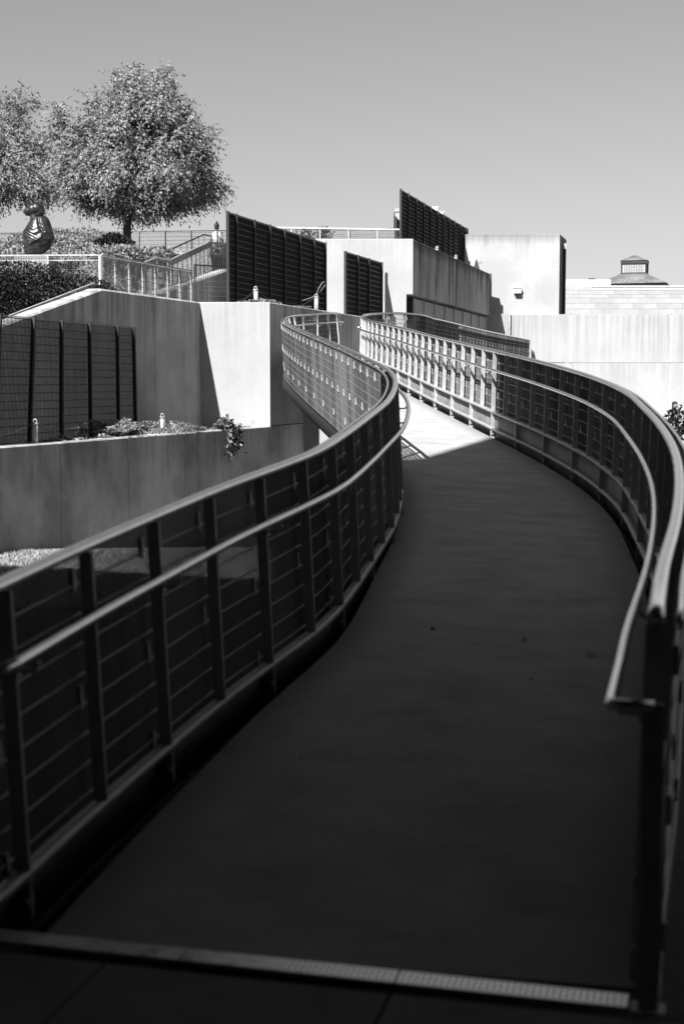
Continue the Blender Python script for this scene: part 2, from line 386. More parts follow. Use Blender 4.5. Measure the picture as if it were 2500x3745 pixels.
# steel edge channels that carry the deck, black for the shade in the gap
for P_, s1, sg in ((PL, sL_top, -1), (PR, PR.L, 1)):
    mb = MB(); mb.tube(P_.line(0.3, s1 - 0.05, sg * 0.012, -0.16), 0, prof=[(-0.02, -0.13), (0.02, -0.13), (0.02, 0.04), (-0.02, 0.04)])
    mb.tube(P_.line(0.3, s1 - 0.05, -sg * 0.075, -0.20), 0, prof=[(-0.085, -0.006), (0.085, -0.006), (0.085, 0.006), (-0.085, 0.006)])  # added plate closing the gap, black in place of the shade there
    mb.build('edge_channel', BLACK, o)
landing = slab('landing', [(-1.15, 33.3), (-.65, 35.05), (1.5, 41.9), (2.0, 41.95), (6.3, 56.0), (7.2, 55.95), (4.4, 45.9), (2.3, 37.6), (1.5, 34.9), (1.25, 34.6), (.55, 33.55), (.3, 33.0)], gz(40) + 0.004, 0.25, DECK)

# ------------------------------------------------------------------ guardrails
def post_mesh(name, z0, w_=0.052, t_=0.013, z1=1.03):
    mb = MB(); mb.box((0, 0, (z0 + z1) / 2), (t_, w_, z1 - z0))
    if z0 < 0: mb.box((0, 0, 0.02), (0.05, w_ * 0.8, 0.02))
    return mb.mesh(name, GALV)
clip_mb = MB(); clip_mb.box((0, 0, 0), (0.016, 0.022, 0.085)); clip_mb.box((0.012, 0.0, 0.0), (0.02, 0.012, 0.03)); CLIP = clip_mb.mesh('clip', GALV)
br = MB(); br.tube([(0, 0, -0.03), (0, 0.055, -0.03), (0, 0.075, 0.0)], 0.008, 6); br.box((0, 0.0, -0.03), (0.03, 0.008, 0.045)); BRACKET = br.mesh('bracket', GALV)
def guard(label, P_, sg, s1, low, mid, hr0, hr1, wires, lean, kick, par, pre=None):
    """sg: +1 when the outside lies to the right of travel"""
    t = thing('guardrail', label, 'guardrail', group=None)
    A0 = 0.02
    inn = lambda h: -sg * lean * (1.05 - h)          # the guard leans a little outwards
    top = [(0.024 * math.cos(k * math.pi / 6), 0.021 * math.sin(k * math.pi / 6)) for k in range(12)]
    mb = MB(); mb.tube(P_.line(A0, s1, 0, 1.05, 0.16), 0, prof=top); mb.build('top_rail', STEEL, t)
    mb = MB(); mb.tube(P_.line(A0 + 0.05, s1, sg * 0.068, 1.036, 0.2), 0.0105, 6); mb.build('panel_edge_bar', STEEL, t)
    # bottom rails
    rails = []
    for z in ([low] + ([mid] if mid else [])):
        mb = MB(); mb.tube(P_.line(A0, s1, inn(z), z, 0.2), 0, prof=[(-0.026, -0.014), (0.026, -0.014), (0.026, 0.014), (-0.026, 0.014)]); rails.append(mb.build('bottom_rail', GALV, t))
    mb = MB(); zk = (mid or low) - .012; mb.tube(P_.line(0.04, s1, sg * .036 + inn((zk - .12) / 2), (zk - .12) / 2, .2), 0, prof=[(-.003, -(zk + .12) / 2), (.003, -(zk + .12) / 2), (.003, (zk + .12) / 2), (-.003, (zk + .12) / 2)])
    mb.build('kick_plate', kick, t)
    # posts, clips, brackets
    tall, short = post_mesh('post', -0.04), post_mesh('post', (mid or low) + 0.012)
    n = int((s1 - A0) / 0.64); hb = MB()
    for i in range(n + 1):
        s = A0 + (0.05 if sg > 0 else -0.115) + i * 0.64
        if s > s1: break
        s = max(s, 0.0)
        p = P_.at(s, inn(0)); a = P_.ang(s)
        po = inst('post', tall if i % 2 == par else short, t, p, rot=(sg * lean, 0, a))
        for z in (0.93, 0.50) + ((0.13,) if i % 2 == par else ()):
            inst('clip', CLIP, po, (0, -sg * 0.060, z))
        if i % 2 == par and hr0 < s < hr1:
            inst('bracket', BRACKET, po, (0.0, sg * 0.03, 0.80), 0.0 if sg > 0 else math.pi)
    # welded wire infill: close vertical wires and flat horizontal rods
    V, Q = [], []
    off = sg * 0.056
    s = 0.06; r_ = 0.0024
    while s < s1:
        a = P_.ang(s); b = P_.at(s, off + inn(-.1), -0.10); tp = 1.035 + 0.10; tq = P_.at(s, off + inn(1.035), 0) - P_.at(s, off + inn(-.1), 0)
        dx, dy = math.cos(a) * r_, math.sin(a) * r_
        k = len(V)
        for z in (0, tp):
            ex, ey = (b.x + tq.x, b.y + tq.y) if z else (b.x, b.y)
            V += [(ex + dx, ey + dy, b.z + z), (ex - dy, ey + dx, b.z + z), (ex - dx, ey - dy, b.z + z), (ex + dy, ey - dx, b.z + z)]
        for j in range(4): Q.append((k + j, k + (j + 1) % 4, k + 4 + (j + 1) % 4, k + 4 + j))
        s += wires if s < 38 else wires * 1.6
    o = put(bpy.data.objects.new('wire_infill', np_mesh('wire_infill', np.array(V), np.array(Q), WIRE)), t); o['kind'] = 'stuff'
    mb = MB()
    for j in range(11):
        z = -0.085 + j * 0.110
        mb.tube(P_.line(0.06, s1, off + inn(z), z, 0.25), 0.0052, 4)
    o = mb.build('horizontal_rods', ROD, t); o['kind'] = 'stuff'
    # handrail on the inside
    inner = -sg * 0.105 + inn(.84)
    pts = P_.line(hr0, hr1, inner, 0.84, 0.16)
    if pre: pts = pre(P_.at(hr0, inner, .84)) + pts[1:]
    a0 = P_.at(hr0, -sg * 0.02, 0.84); a1 = P_.at(hr1, -sg * 0.02, 0.84)
    mb = MB(); mb.tube(pts, 0.018, 12); (mb.tube([pts[0], a0], 0.0175, 10) if sg < 0 else None); mb.tube([pts[-1], a1], 0.0175, 10); mb.build('handrail', STEEL, t)
    return t
gl = guard('curved steel guardrail whose outer mesh faces the planter wall and lawn', PL, -1, sL_top, 0.105, None, 0.25, sL_top - 0.05, 0.0125, .05, BLACK, 1)
d0 = Vector((PR.T[0, 0], PR.T[0, 1], 0)); n0 = Vector((PR.N[0, 0], PR.N[0, 1], 0))
def ret(p):
    # the handrail runs on past the guard and turns in to its end post
    c = p - d0 * .15; q = c + n0 * .115
    return [q, c + n0 * .035, c + n0 * .014 + d0 * .003, c + n0 * .004 + d0 * .012, c + d0 * .035, p - d0 * .06]
gr = guard('long curved steel guardrail with a sunlit run of posts, opposite the planter', PR, 1, PR.L, 0.09, 0.30, 0.0, sR_turn - 2.6, 0.0125, .025, KICK, 0, ret)
# the end post that carries the return of the right handrail, a little ahead of the guard
hc = PR.at(0, -0.105 - .025 * .21, 0.84) - d0 * .15 + n0 * .115
mb = MB(); mb.box((hc.x, hc.y, 0.42), (0.012, 0.055, 0.86), PR.ang(0)); mb.box((hc.x, hc.y, 0.006), (0.07, 0.09, 0.012), PR.ang(0)); mb.build('end_post', GALV, gr)

# ------------------------------------------------------------------ entrance paving and threshold strip
sA, sB = Vector((-1.09, 4.30, 0)), Vector((0.80, 3.815, 0))
sd = (sB - sA).normalized(); sn = Vector((-sd.y, sd.x, 0))
t = thing('threshold_strip', 'perforated metal threshold strip across the foot of the ramp', 'threshold', (sA.x, sA.y, 0.0), math.atan2(sd.y, sd.x))
Ls = (sB - sA).length; wS = 0.088
for i in range(3):
    x0, x1 = Ls * i / 3 + 0.003, Ls * (i + 1) / 3 - 0.003
    mb = MB(); mb.box(((x0 + x1) / 2, -wS / 2, 0.000), (x1 - x0, wS, 0.006)); 
    pl = mb.build('plate', GALV, t)
    mb = MB(); x = x0 + 0.006
    while x < x1 - 0.004:
        mb.box((x, -wS / 2, 0.0058), (0.0085, wS - 0.006, 0.005)); x += 0.0185
    for j in range(7): mb.box(((x0 + x1) / 2, -0.005 - j * 0.013, 0.0052), (x1 - x0, 0.006, 0.004))
    mb.build('grip_ribs', metal('worn_plate', 0.8, 0.3, 1.0, 0.1, 14), pl)['kind'] = 'stuff'
pv = slab('paving', [(-9, -9), (9, -9), (9, 3.0), (1.4, 3.3), (1.25, 3.72), (-1.3, 4.37), (-2.4, 4.3), (-9, 3.2)], -0.045, 0.2, SHADOWGAP)
slabs = MB()
ang = math.atan2(sd.y, sd.x)
for i in range(-2, 5):
    for j in range(5):
        cx, cy = i * 0.86 - 0.42 + (0.06 if j % 2 else 0), -0.135 - 0.36 - j * 0.74
        c = sA + sd * (cx + 0.43) + sn * cy
        m = MB(); 
        mb = MB(); mb.box((0, 0, 0), (0.848, 0.728, 0.05)); 
        if i == -2 and j == 0: SL = mb.mesh('paving_slab', PAVE)
        so = inst('paving_slab', SL, pv, (c.x, c.y, -0.031 + random.uniform(-.0012, .0012)), ang)

# fallen leaves
lm = leaf_mat('dry_leaf', 0.03, 0.1, 0.7)
V = []
mb = MB(); mb.add([(-.028, 0, .002), (-.006, -.013, .010), (.022, -.009, .004), (.032, .002, .012), (.012, .014, .006), (-.012, .011, .014)], [(0, 1, 2, 3, 4, 5)]); LF = mb.mesh('fallen_leaf', lm)
for k, (px, py) in enumerate(((992, 1449), (1200, 1474), (1356, 1510), (990, 1390), (1216, 1566), (600, 1590), (690, 1755))):
    dd = EYE / ((py - 878) / FPX); 
    for _ in range(30): dd = (EYE - gz(dd)) / ((py - 878) / FPX)
    q = at(px, py, dd)
    tag(inst('fallen_leaf', LF, None, (q.x, q.y, gz(q.y) + 0.002), random.uniform(0, 6), scale=(1, 1, 1) if k < 3 else (.5, .5, .5)), 'small dry leaf lying on the shaded ramp floor', 'leaf', 'dry leaves scattered on the ramp')

# ------------------------------------------------------------------ planter, terrace walls
M1 = 0.317
LWX, LWY = -3.159, 32.0                       # concave corner
WWX, WWY = -1.609, 32.0                      # convex corner
def lw(px): return on_line(px, LWX, LWY, M1)
planter = thing('planter_wall', 'low weathered concrete retaining wall with plants along its top, above the lawn', 'wall', (-4.9, 20.5, 0))
def child_of(parent, fn, *a, **k): return fn(parent, *a, **k)
# panels are given in world coordinates, so the thing empties sit at the origin of their panels
planter.location = (0, 0, 0)
MP = 0.3417
pA = (WWX - MP * (WWY - 15.0), 15.0); pB = (WWX - 0.004, WWY - 0.012)
LP_ = math.hypot(pB[0] - pA[0], pB[1] - pA[1])
cuts = [math.hypot(on_line(px, WWX, WWY, MP)[0] - pA[0], on_line(px, WWX, WWY, MP)[1] - pA[1]) for px in (138, 294, 424, 531)]
wall_run(planter, pA, pB, -1.7, 0.729, 0.729, 0.28, [1.9] + cuts, C_PLANT, ch=0.02)
soil = slab('planter_soil', [(pA[0] - .1, pA[1] + .05), (pB[0] - .15, pB[1] + .1), (LWX + .05, LWY + .15), (LWX - M1 * 12, LWY - 12), (-11, 18)], 0.69, 0.3, SOIL)

rake = thing('raked_stair_wall', 'streaked concrete wall in shade with a sloping stair coping, behind the slatted screen', 'wall')
k26 = lw(240)
A_ = (LWX + M1 * (20.0 - LWY), 20.0)
wall_run(rake, A_, k26, 0.3, 3.495 - (math.hypot(A_[0] - k26[0], A_[1] - k26[1])) * 0.228, 3.495, 0.3, [], C_LEFT, ch=0.035)
Lr = math.hypot(LWX - k26[0], LWY - k26[1])
c358 = lw(358)
wall_run(rake, k26, (LWX - 0.004, LWY), 0.3, 3.495, 3.495, 0.3, [math.hypot(c358[0] - k26[0], c358[1] - k26[1])], C_LEFT, ch=0.035, u0=30)
bast = thing('terrace_wall', 'smooth pale concrete terrace wall with a blazing sunlit front beside the ramp', 'wall')
wall_run(bast, (LWX - 0.25, LWY), (WWX, WWY), 0.3, 3.492, 3.492, 0.3, [], C_WHITE, ch=0.02, u0=60)
BX, BY = WWX + M1 * (42 - WWY), 42.0
wall_run(bast, (WWX, WWY), (BX, BY - 0.02), 0.745, 3.488, 3.488, 0.3, [5.2], C_LEFT, ch=0.02, u0=80)
wall_run(bast, (WWX, WWY), (BX, BY - 0.02), -1.7, 0.727, 0.727, 0.3, [5.2], C_PLANT, ch=0.006, u0=90)
terr = slab('terrace', [(LWX - .1, LWY + .2), (WWX - .2, WWY + .2), (BX - .3, BY - .1), (-2.5, 44), (-12, 44), (-12, 30.6), (-5.2, 30.4), (k26[0] - .25, k26[1] + .3)], 3.45, 0.3, C_SHADE)
slab('hedge_bed', [(-12, 24), (-6.0, 24), (k26[0] - .4, k26[1] + .3), (-5.1, 30.39), (-12, 30.59)], 2.0, .3, SOIL)
pier = thing('bridge_abutment', 'sunlit concrete abutment under the ramp beside the terrace wall', 'abutment')
wall_run(pier, (-1.0, 34.2), (0.5, 34.2), -1.7, 2.0, 2.0, 0.6, [], C_WHITE, ch=0.02)

# ------------------------------------------------------------------ block with the roof terrace
blk = thing('cantilevered_block', 'tall concrete block with a white front and dark streaked side below the roof terrace', 'building')
ZB, ZT = 4.28, 5.88
BX = 2.07; BEX, BEY = 5.75, 55.5
wall_run(blk, (-3.2, 42.0), (1.88, 42.0), 2.0, ZT, ZT, 0.35, [2.75], C_WHITE, ch=0.02, u0=110)
wall_run(blk, (1.88, 42.0), (BX, 42.0), ZB, ZT, ZT, 0.35, [], C_WHITE, ch=0.02, u0=115.08)
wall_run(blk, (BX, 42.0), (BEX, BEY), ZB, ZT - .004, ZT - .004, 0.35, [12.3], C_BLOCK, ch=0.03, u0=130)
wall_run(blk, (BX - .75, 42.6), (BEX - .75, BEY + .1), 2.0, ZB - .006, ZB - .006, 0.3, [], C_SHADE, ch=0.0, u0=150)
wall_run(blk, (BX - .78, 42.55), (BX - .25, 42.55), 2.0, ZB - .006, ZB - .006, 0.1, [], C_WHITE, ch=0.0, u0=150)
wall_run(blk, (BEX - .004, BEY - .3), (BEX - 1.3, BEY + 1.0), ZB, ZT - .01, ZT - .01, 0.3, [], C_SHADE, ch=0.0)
mb = MB(); pp = [(-3.2, 42.1), (BX - .05, 42.1), (BEX - .2, BEY - .1), (BEX - .7, BEY + 2), (-3.2, 58)]
for z in (ZB + .01, ZT - .03): mb.add([(p[0], p[1], z) for p in pp], [tuple(range(5))])
mb.build('roof_slab', C_SHADE, blk)

# right part: tower, long wall, shed, masonry hall with lantern
tow = thing('tower_block', 'tall plain concrete block with pitted sunlit face and a dark narrow side', 'building')
tl, tr = at(1067.5, 537, 56.4), at(1283, 537, 56.4)
wall_run(tow, (tl.x, 56.4), (tr.x, 56.4), -1.2, tr.z, tr.z, 0.5, [], C_TOWER, ch=0.02, u0=170)
TDX = 0.266 * 4.2
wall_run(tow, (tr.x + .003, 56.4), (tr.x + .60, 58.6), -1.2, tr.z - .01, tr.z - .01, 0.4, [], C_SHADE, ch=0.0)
mb = MB(); mb.add([(tl.x, 56.6, tr.z - .02), (tr.x, 56.6, tr.z - .02), (tr.x + .5, 58.5, tr.z - .02), (tl.x, 60, tr.z - .02)], [(0, 1, 2, 3)]); mb.build('roof', C_SHADE, tow)
mb = MB(); mb.bar((tr.x + .34, 57.45, 1.5), (tr.x + .34, 57.45, tr.z - .5), .09, .09); mb.build('downpipe', BLACK, tow)
mb = MB(); mb.box((tr.x + .34, 57.4, tr.z - .38), (.12, .18, .22)); mb.build('rain_hopper', GALV, tow)
lf = at(1186, 668, 56.3)
t = thing('wall_light', 'small square white light fixture on the tall sunlit concrete face', 'light', (lf.x, 56.4, lf.z))
mb = MB(); mb.box((0, -.10, .02), (.26, .2, .2)); mb.box((0, -.115, .13), (.30, .24, .025)); mb.build('housing', WPAINT, t)
mb = MB(); mb.box((0, -.10, -.10), (.24, .18, .035)); mb.build('lens', DARKMETAL, t)
lng = thing('boundary_wall', 'long bright concrete wall with rain streaks and panel joints, beyond the ramp', 'wall')
ll, lr = at(1166, 721, 56.1), at(1640, 721, 56.1)
zj = at(1300, 832, 56.1).z
cut = [at(px, 800, 56.1).x - ll.x for px in (1307, 1537)]
wall_run(lng, (ll.x, 56.1), (lr.x, 56.1), zj + .012, ll.z, ll.z, 0.4, cut, C_LONG, ch=0.02, gap=0.04, u0=200, jm=WPAINT)
wall_run(lng, (ll.x, 56.1), (lr.x, 56.1), -1.6, zj - .012, zj - .012, 0.4, cut, C_WHITE, ch=0.0, gap=0.03, u0=230, jm=WPAINT)
# the link between block and long wall
lk = thing('door_screen', 'flat grey metal door leaf standing half in black shadow beside the streaked block', 'door')
a, b = at(1114, 721, 56.0), at(1164, 721, 56.0)
mb = MB(); mb.box(((a.x + b.x) / 2, 56.0, 2.9), (b.x - a.x, .06, a.z - 1.4), 0); mb.build('leaf', plain('grey_door', 0.30, .5, .08, 2), lk)
mb = MB(); mb.box((b.x + .05, 56.0, 2.9), (.08, .1, a.z - 1.3)); mb.build('frame', GALV, lk)
# hall
hall = thing('masonry_hall', 'pale block masonry hall with a parapet and a roof lantern', 'building')
HY = 80.0
def hx(fx): return at(fx / 1.59439, 700, HY).x
def hz(fy): return at(1400, fy / 1.59439, HY).z
ys = [900 + v / 4.48 for v in (655, 725, 790, 850, 937, 1030, 1117, 1205)]
MAS = [plain('masonry_block_%d' % i, v, .85, .06, 4, .1) for i, v in enumerate((0.33, 0.305, 0.35))]
x_left, x_right = hx(2040), hx(2560)
bw_ = 44.6 / 5201 * HY * 1.0
meshes = {}
mb = MB(); mb.box(((x_left + x_right) / 2, HY + .4, (hz(ys[-1]) + hz(ys[0])) / 2 - .5), (x_right - x_left, .6, hz(ys[0]) - hz(ys[-1]) + 1)); mb.build('mortar_wall', plain('mortar', .46, .9, .06, 4), hall)
for r in range(len(ys) - 1):
    z1, z0 = hz(ys[r]), hz(ys[r + 1]); hh = z1 - z0 - .018; x = x_left + (bw_ / 2 if r % 2 else 0.0)
    while x < x_right - .1:
        key = (r, random.randrange(3))
        if key not in meshes:
            m = MB(); m.box((0, 0, 0), (bw_ - .018, .2, hh)); meshes[key] = m.mesh('block', MAS[key[1]])
        inst('block', meshes[key], hall, (x + bw_ / 2, HY + .186, (z0 + z1) / 2)); x += bw_
mb = MB(); zc = hz(900 + 636 / 4.48); mb.box(((x_left + x_right) / 2 + 1.0, HY + .3, zc - .20), (x_right - x_left - 1.8, .44, .17)); mb.box(((x_left + x_right) / 2 + 1.0, HY + .3, zc - .07), (x_right - x_left - 1.7, .50, .10)); mb.build('coping', plain('stone_coping', .40, .8, .06, 3), hall)
mb = MB(); a, b = at(1290, 641, 88), at(1400, 641, 88); mb.box(((a.x + b.x) / 2, 89, a.z - .3), (b.x - a.x, 2, .62)); mb.build('rear_parapet', plain('render_coat', .42, .8, .06, 3), hall)
mb = MB(); mb.box((at(1360, 640, 88).x, 88.6, a.z + .05), (.36, .3, .12)); mb.build('roof_vent', DARKMETAL, hall)
LY = 95.0
def lx(px): return at(px, 620, LY).x
def lz(py): return at(1458, py, LY).z
lan = MB()
cxl = lx(1460.5); hw = (lx(1487) - lx(1433)) / 2; dl = hw * 2
roof = MB()
b0, b1, zb0, zb1 = (lx(1538) - lx(1382)) / 2, (lx(1489) - lx(1431)) / 2, lz(652.5), lz(628)
yc = LY + b1
def frustum(m, cx, cy, z0, z1, r0x, r1x, r0y, r1y):
    P = [(cx + i * r0x, cy + j * r0y, z0) for i, j in ((-1, -1), (1, -1), (1, 1), (-1, 1))] + [(cx + i * r1x, cy + j * r1y, z1) for i, j in ((-1, -1), (1, -1), (1, 1), (-1, 1))]
    m.add(P, [(0, 1, 5, 4), (1, 2, 6, 5), (2, 3, 7, 6), (3, 0, 4, 7), (4, 5, 6, 7)])
frustum(roof, cxl, yc, zb0, zb1, b0, b1, b0, b1)
ro = roof.build('roof', ROOFM, hall)
m = MB()
for k in range(-6, 7):
    u = k / 6.5
    m.bar((cxl + b0 * u + .0, yc - b0 - .01, zb0), (cxl + b1 * u * 1.05 * (1 if abs(u) < .9 else 1), yc - b1 - .01, zb1), .035, .05)
m.build('standing_seam', ROOFM, ro)['kind'] = 'stuff'
z2, z3 = lz(626), lz(604)
lt = MB(); lt.box((cxl, yc, (zb1 + z2) / 2), (2 * b1, 2 * b1, z2 - zb1 + .06)); lt.build('curb', DARKMETAL, hall)
glass = plain('glass_block', 0.55, .15, .3, 9)
core = MB(); core.box((cxl, yc, (z2 + z3) / 2), (2 * hw - .08, 2 * b1 - .2, z3 - z2)); ln = core.build('lantern', plain('lantern_grid', .45, .6, .05, 5), hall)
pm = MB(); nx, nz = 12, 6
for i in range(nx):
    for j in range(nz):
        pm.box((cxl - hw + .12 + (2 * hw - .24) * (i + .5) / nx, yc - b1 + .085, z2 + (z3 - z2) * (j + .5) / nz), ((2 * hw - .24) / nx * .62, .03, (z3 - z2) / nz * .6))
pm.build('panes', [plain('lantern_pane', .12, .25, .55, 3)], ln)['kind'] = 'stuff'
for sx in (-1, 1):
    for sy in (-1, 1):
        fm = MB(); fm.box((cxl + sx * hw, yc + sy * (b1 - .1), (z2 + z3) / 2), (.10, .10, z3 - z2)); fm.build('corner_post', DARKMETAL, ln)
z4 = lz(597); cm = MB(); cm.box((cxl, yc, (z3 + z4) / 2), (2 * b1 + .02, 2 * b1 + .02, z4 - z3)); cm.build('fascia', DARKMETAL, hall)
cr = MB(); frustum(cr, cxl, yc, z4, lz(584.5), b1 + .06, .14, b1 + .06, .14); c_o = cr.build('cap_roof', ROOFM, hall)
m = MB()
for k in range(-3, 4): m.bar((cxl + (b1) * k / 3.5, yc - b1 - .05, z4), (cxl + .14 * k / 3.5, yc - .14, lz(584.5)), .03, .04)
m.build('standing_seam', ROOFM, c_o)['kind'] = 'stuff'

for o in hall.children:
    if o.name.split('.')[0] in ('roof', 'curb', 'lantern', 'fascia', 'cap_roof'):
        o.matrix_local = Matrix.Translation((cxl, yc, 0)) @ Matrix.Rotation(math.radians(-17), 4, 'Z') @ Matrix.Translation((-cxl, -yc, 0))
# ------------------------------------------------------------------ slatted black screens
def screen(label, tops, bots, bar_sp, rows, mats, bar_w=0.02, post=0.05, group=None, name='metal_screen', depth=0.032):
    t = thing(name, label, 'screen', group=group)
    n = len(tops); tops = [Vector(p) for p in tops]; bots = [Vector(p) for p in bots]
    for i in range(n):
        mb = MB(); d = (tops[min(i + 1, n - 1)] - tops[max(i - 1, 0)]); d.z = 0; d.normalize()
        nn = Vector((d.y, -d.x, 0))
        mb.bar(bots[i] + nn * .02, tops[i] + nn * .02, post, post * 1.3, up=nn); mb.build('post', mats[0], t)
    for i in range(n - 1):
        V, Q, MI = [], [], []
        d = tops[i + 1] - tops[i]; L = d.length; dn = d.normalized(); nn = Vector((dn.y, -dn.x, 0)).normalized()
        k = max(2, int(L / bar_sp))
        for j in range(1, k):
            f = j / k; a = bots[i].lerp(bots[i + 1], f); b = tops[i].lerp(tops[i + 1], f); q = len(V)
            for P in (a, b):
                for u, v in ((-1, 0), (1, 0), (1, 1), (-1, 1)): V.append(P + dn * (bar_w / 2 * u * .35) - nn * (depth * v))
            for e in range(4): Q.append((q + e, q + (e + 1) % 4, q + 4 + (e + 1) % 4, q + 4 + e)); MI.append(0)
        for r in range(rows + 1):
            f = (r + .3) / (rows + .6); a = bots[i].lerp(tops[i], f); b = bots[i + 1].lerp(tops[i + 1], f); q = len(V)
            for P in (a, b):
                for u, v in ((-1, 0), (1, 0), (1, 1), (-1, 1)): V.append(P + Vector((0, 0, .007 * u)) + nn * (.012 * v))
            for e in range(4): Q.append((q + e, q + (e + 1) % 4, q + 4 + (e + 1) % 4, q + 4 + e)); MI.append(1)
        o = put(bpy.data.objects.new('grating', np_mesh('grating', np.array([tuple(v) for v in V]), np.array(Q), [mats[0], mats[1]], MI)), t); o['kind'] = 'stuff'
    return t
# left screen in the planter: posts lean progressively
zb_, zt_ = 0.765, 2.78
SX0, SY0, SM = -5.43, 22.6, 0.255
tp, bt = [], []
for pt, pb in ((-118, -150), (-58, -85), (4, -14), (81, 66), (145, 139), (208, 207), (271, 271), (308, 310)):
    x, y = on_line(pt, SX0, SY0, SM); tp.append((x, y, zt_)); x, y = on_line(pb, SX0, SY0, SM); bt.append((x, y, zb_ - .08))
screen('black vertical slat screen in the planter, in front of the raked stair wall', tp, bt, .045, 15, (BLACK, metal('dull_black_rod', .03, .5, .2, .2, 9)), depth=.014)
def lev(pxs, pl, pr, Yl, Yr, z1, z0):
    """posts along the plan line through the two surveyed ends"""
    xl, xr = (pl - CX) / FPX * Yl, (pr - CX) / FPX * Yr; m = (xr - xl) / (Yr - Yl)
    T, B = [], []
    for px in pxs:
        x, y = on_line(px, xl, Yl, m); T.append((x, y, z1)); B.append((x, y, z0))
    return T, B
T, B = lev((524, 543.5, 584, 619, 652, 687, 719, 745), 525, 745, 33.0, 40.3, 5.605, 3.45)
screen('wide black slat screen rising from the planted terrace above the sunlit wall', T, B, .05, 15, (BLACK, BLACKROD))
T, B = lev((790, 818, 843, 872.5), 790, 872.5, 38.2, 41.7, 5.18, 3.3)
screen('narrow black slat screen of three bays against the white front of the block', T, B, .05, 13, (BLACK, BLACKROD))
T, B = lev((915, 932, 950, 967, 982.6, 998.5, 1011.8, 1024.4, 1036.5, 1049.8, 1062, 1066.5), 915, 1066.5, 46, 57.7, at(915, 433, 46).z, 5.84)
screen('tall black slat screen standing on the roof terrace against the sky', T, B, .06, 15, (BLACK, BLACKROD))
a = at(906, 530, 50); b = at(918, 537, 52.5)
screen('short black slat screen half hidden on the roof terrace beside the concrete flue', [(a.x, 50, at(906, 527, 50).z + .45), (b.x, 51.6, at(906, 527, 50).z + .45)], [(a.x, 50, 5.85), (b.x, 51.6, 5.85)], .06, 8, (BLACK, BLACKROD))
GREYMESH = metal('grey_mesh', .48, .55, .3, .15, 8)
pxs = [946, 969, 993, 1016, 1037, 1057, 1076, 1094, 1111]
T, B = [], []
for px in pxs:
    x, y = on_line(px, BX - .12, 42.3, .273); T.append((x, y, 4.22)); B.append((x, y, 2.3))
screen('grey mesh screen of framed bays tucked under the streaked block', T, B, .035, 13, (GREYMESH, metal('grey_rod', .42, .5, .4, .1, 8)), name='mesh_screen', bar_w=.05)

# ------------------------------------------------------------------ rails, fences and stairs of the terraces
def rail_guard(name, label, tops, h, post_sp, mats, mesh=None, rod=None, rail_r=.022, post_w=.035, group=None, low=None):
    """guard along the 3-D top line; mesh = wire spacing, rod = height spacing of horizontal rods"""
    t = thing(name, label, 'guardrail' if 'fence' not in name else 'fence', group=group)
    tops = [Vector(p) for p in tops]; mb = MB()
    for a, b in zip(tops, tops[1:]): mb.bar(a, b, rail_r * 2, rail_r * 1.7)
    mb.build('top_rail', mats[0], t)
    if low is not None:
        mb = MB()
        for z in low:
            for a, b in zip(tops, tops[1:]): mb.bar(a - Vector((0, 0, z)), b - Vector((0, 0, z)), .025, .022)
        mb.build('mid_rail', mats[0], t)
    pm = MB(); pm.box((0, 0, -h / 2), (post_w, post_w * .45, h)); PM = pm.mesh('post', mats[1])
    V, Q = [], []
    for a, b in zip(tops, tops[1:]):
        d = b - a; L = math.hypot(d.x, d.y); n = max(1, round(L / post_sp)); rz = math.atan2(d.y, d.x)
        for i in range(n + (1 if b is tops[-1] else 0)): 
            p = a.lerp(b, i / n); inst('post', PM, t, (p.x, p.y, p.z), rz)
        nn = Vector((d.y, -d.x, 0)).normalized()
        if mesh:
            k = max(2, int(L / mesh))
            for j in range(k):
                p = a.lerp(b, (j + .5) / k) + nn * .03; q = len(V); r_ = .0032
                for z in (-h, -.01):
                    for u, v in ((-1, 0), (0, -1), (1, 0), (0, 1)): V.append((p.x + r_ * u, p.y + r_ * v, p.z + z))
                for e in range(4): Q.append((q + e, q + (e + 1) % 4, q + 4 + (e + 1) % 4, q + 4 + e))
        if rod:
            for j in range(int(h / rod)):
                z = -.06 - j * rod; q = len(V); r_ = .005
                for P in (a + nn * .036, b + nn * .036):
                    for u, v in ((-1, 0), (0, -1), (1, 0), (0, 1)): V.append((P.x + nn.x * r_ * u, P.y + nn.y * r_ * u, P.z + z + r_ * v))
                for e in range(4): Q.append((q + e, q + (e + 1) % 4, q + 4 + (e + 1) % 4, q + 4 + e))
    if V:
        o = put(bpy.data.objects.new('wire_infill', np_mesh('wire_infill', np.array(V), np.array(Q), mats[2])), t); o['kind'] = 'stuff'
    return t
def z2(u, v): return (480 + u / 4.126) / 1.59439, (780 + v / 4.126) / 1.59439
c0 = at(228, 585, 30.8)
rail_guard('terrace_guardrail', 'white wire mesh guardrail along the terrace in front of the bronze statue', [(-13, 31.2, c0.z), (c0.x, c0.y, c0.z)], 1.05, 1.05, (GALV, WPAINT, WIRE), mesh=.055, rod=.25, low=(.11,), rail_r=.016)
e0 = at(439, 622, 35.2)
rail_guard('stair_guardrail', 'grey mesh guardrail with pale posts on top of the shaded streaked wall', [(c0.x + .03, c0.y + .05, c0.z), (e0.x, 35.2, c0.z)], 1.05, .62, (GALV, WPAINT, WIRE_T), mesh=.022, rod=.125, post_w=.075)
g2 = [at(*z2(190, 745), 37.0), at(*z2(395, 665), 38.2), at(*z2(600, 700), 39.0), at(*z2(1195, 430), 46.0), at(*z2(1390, 465), 46.9), at(*z2(1450, 435), 47.8)]
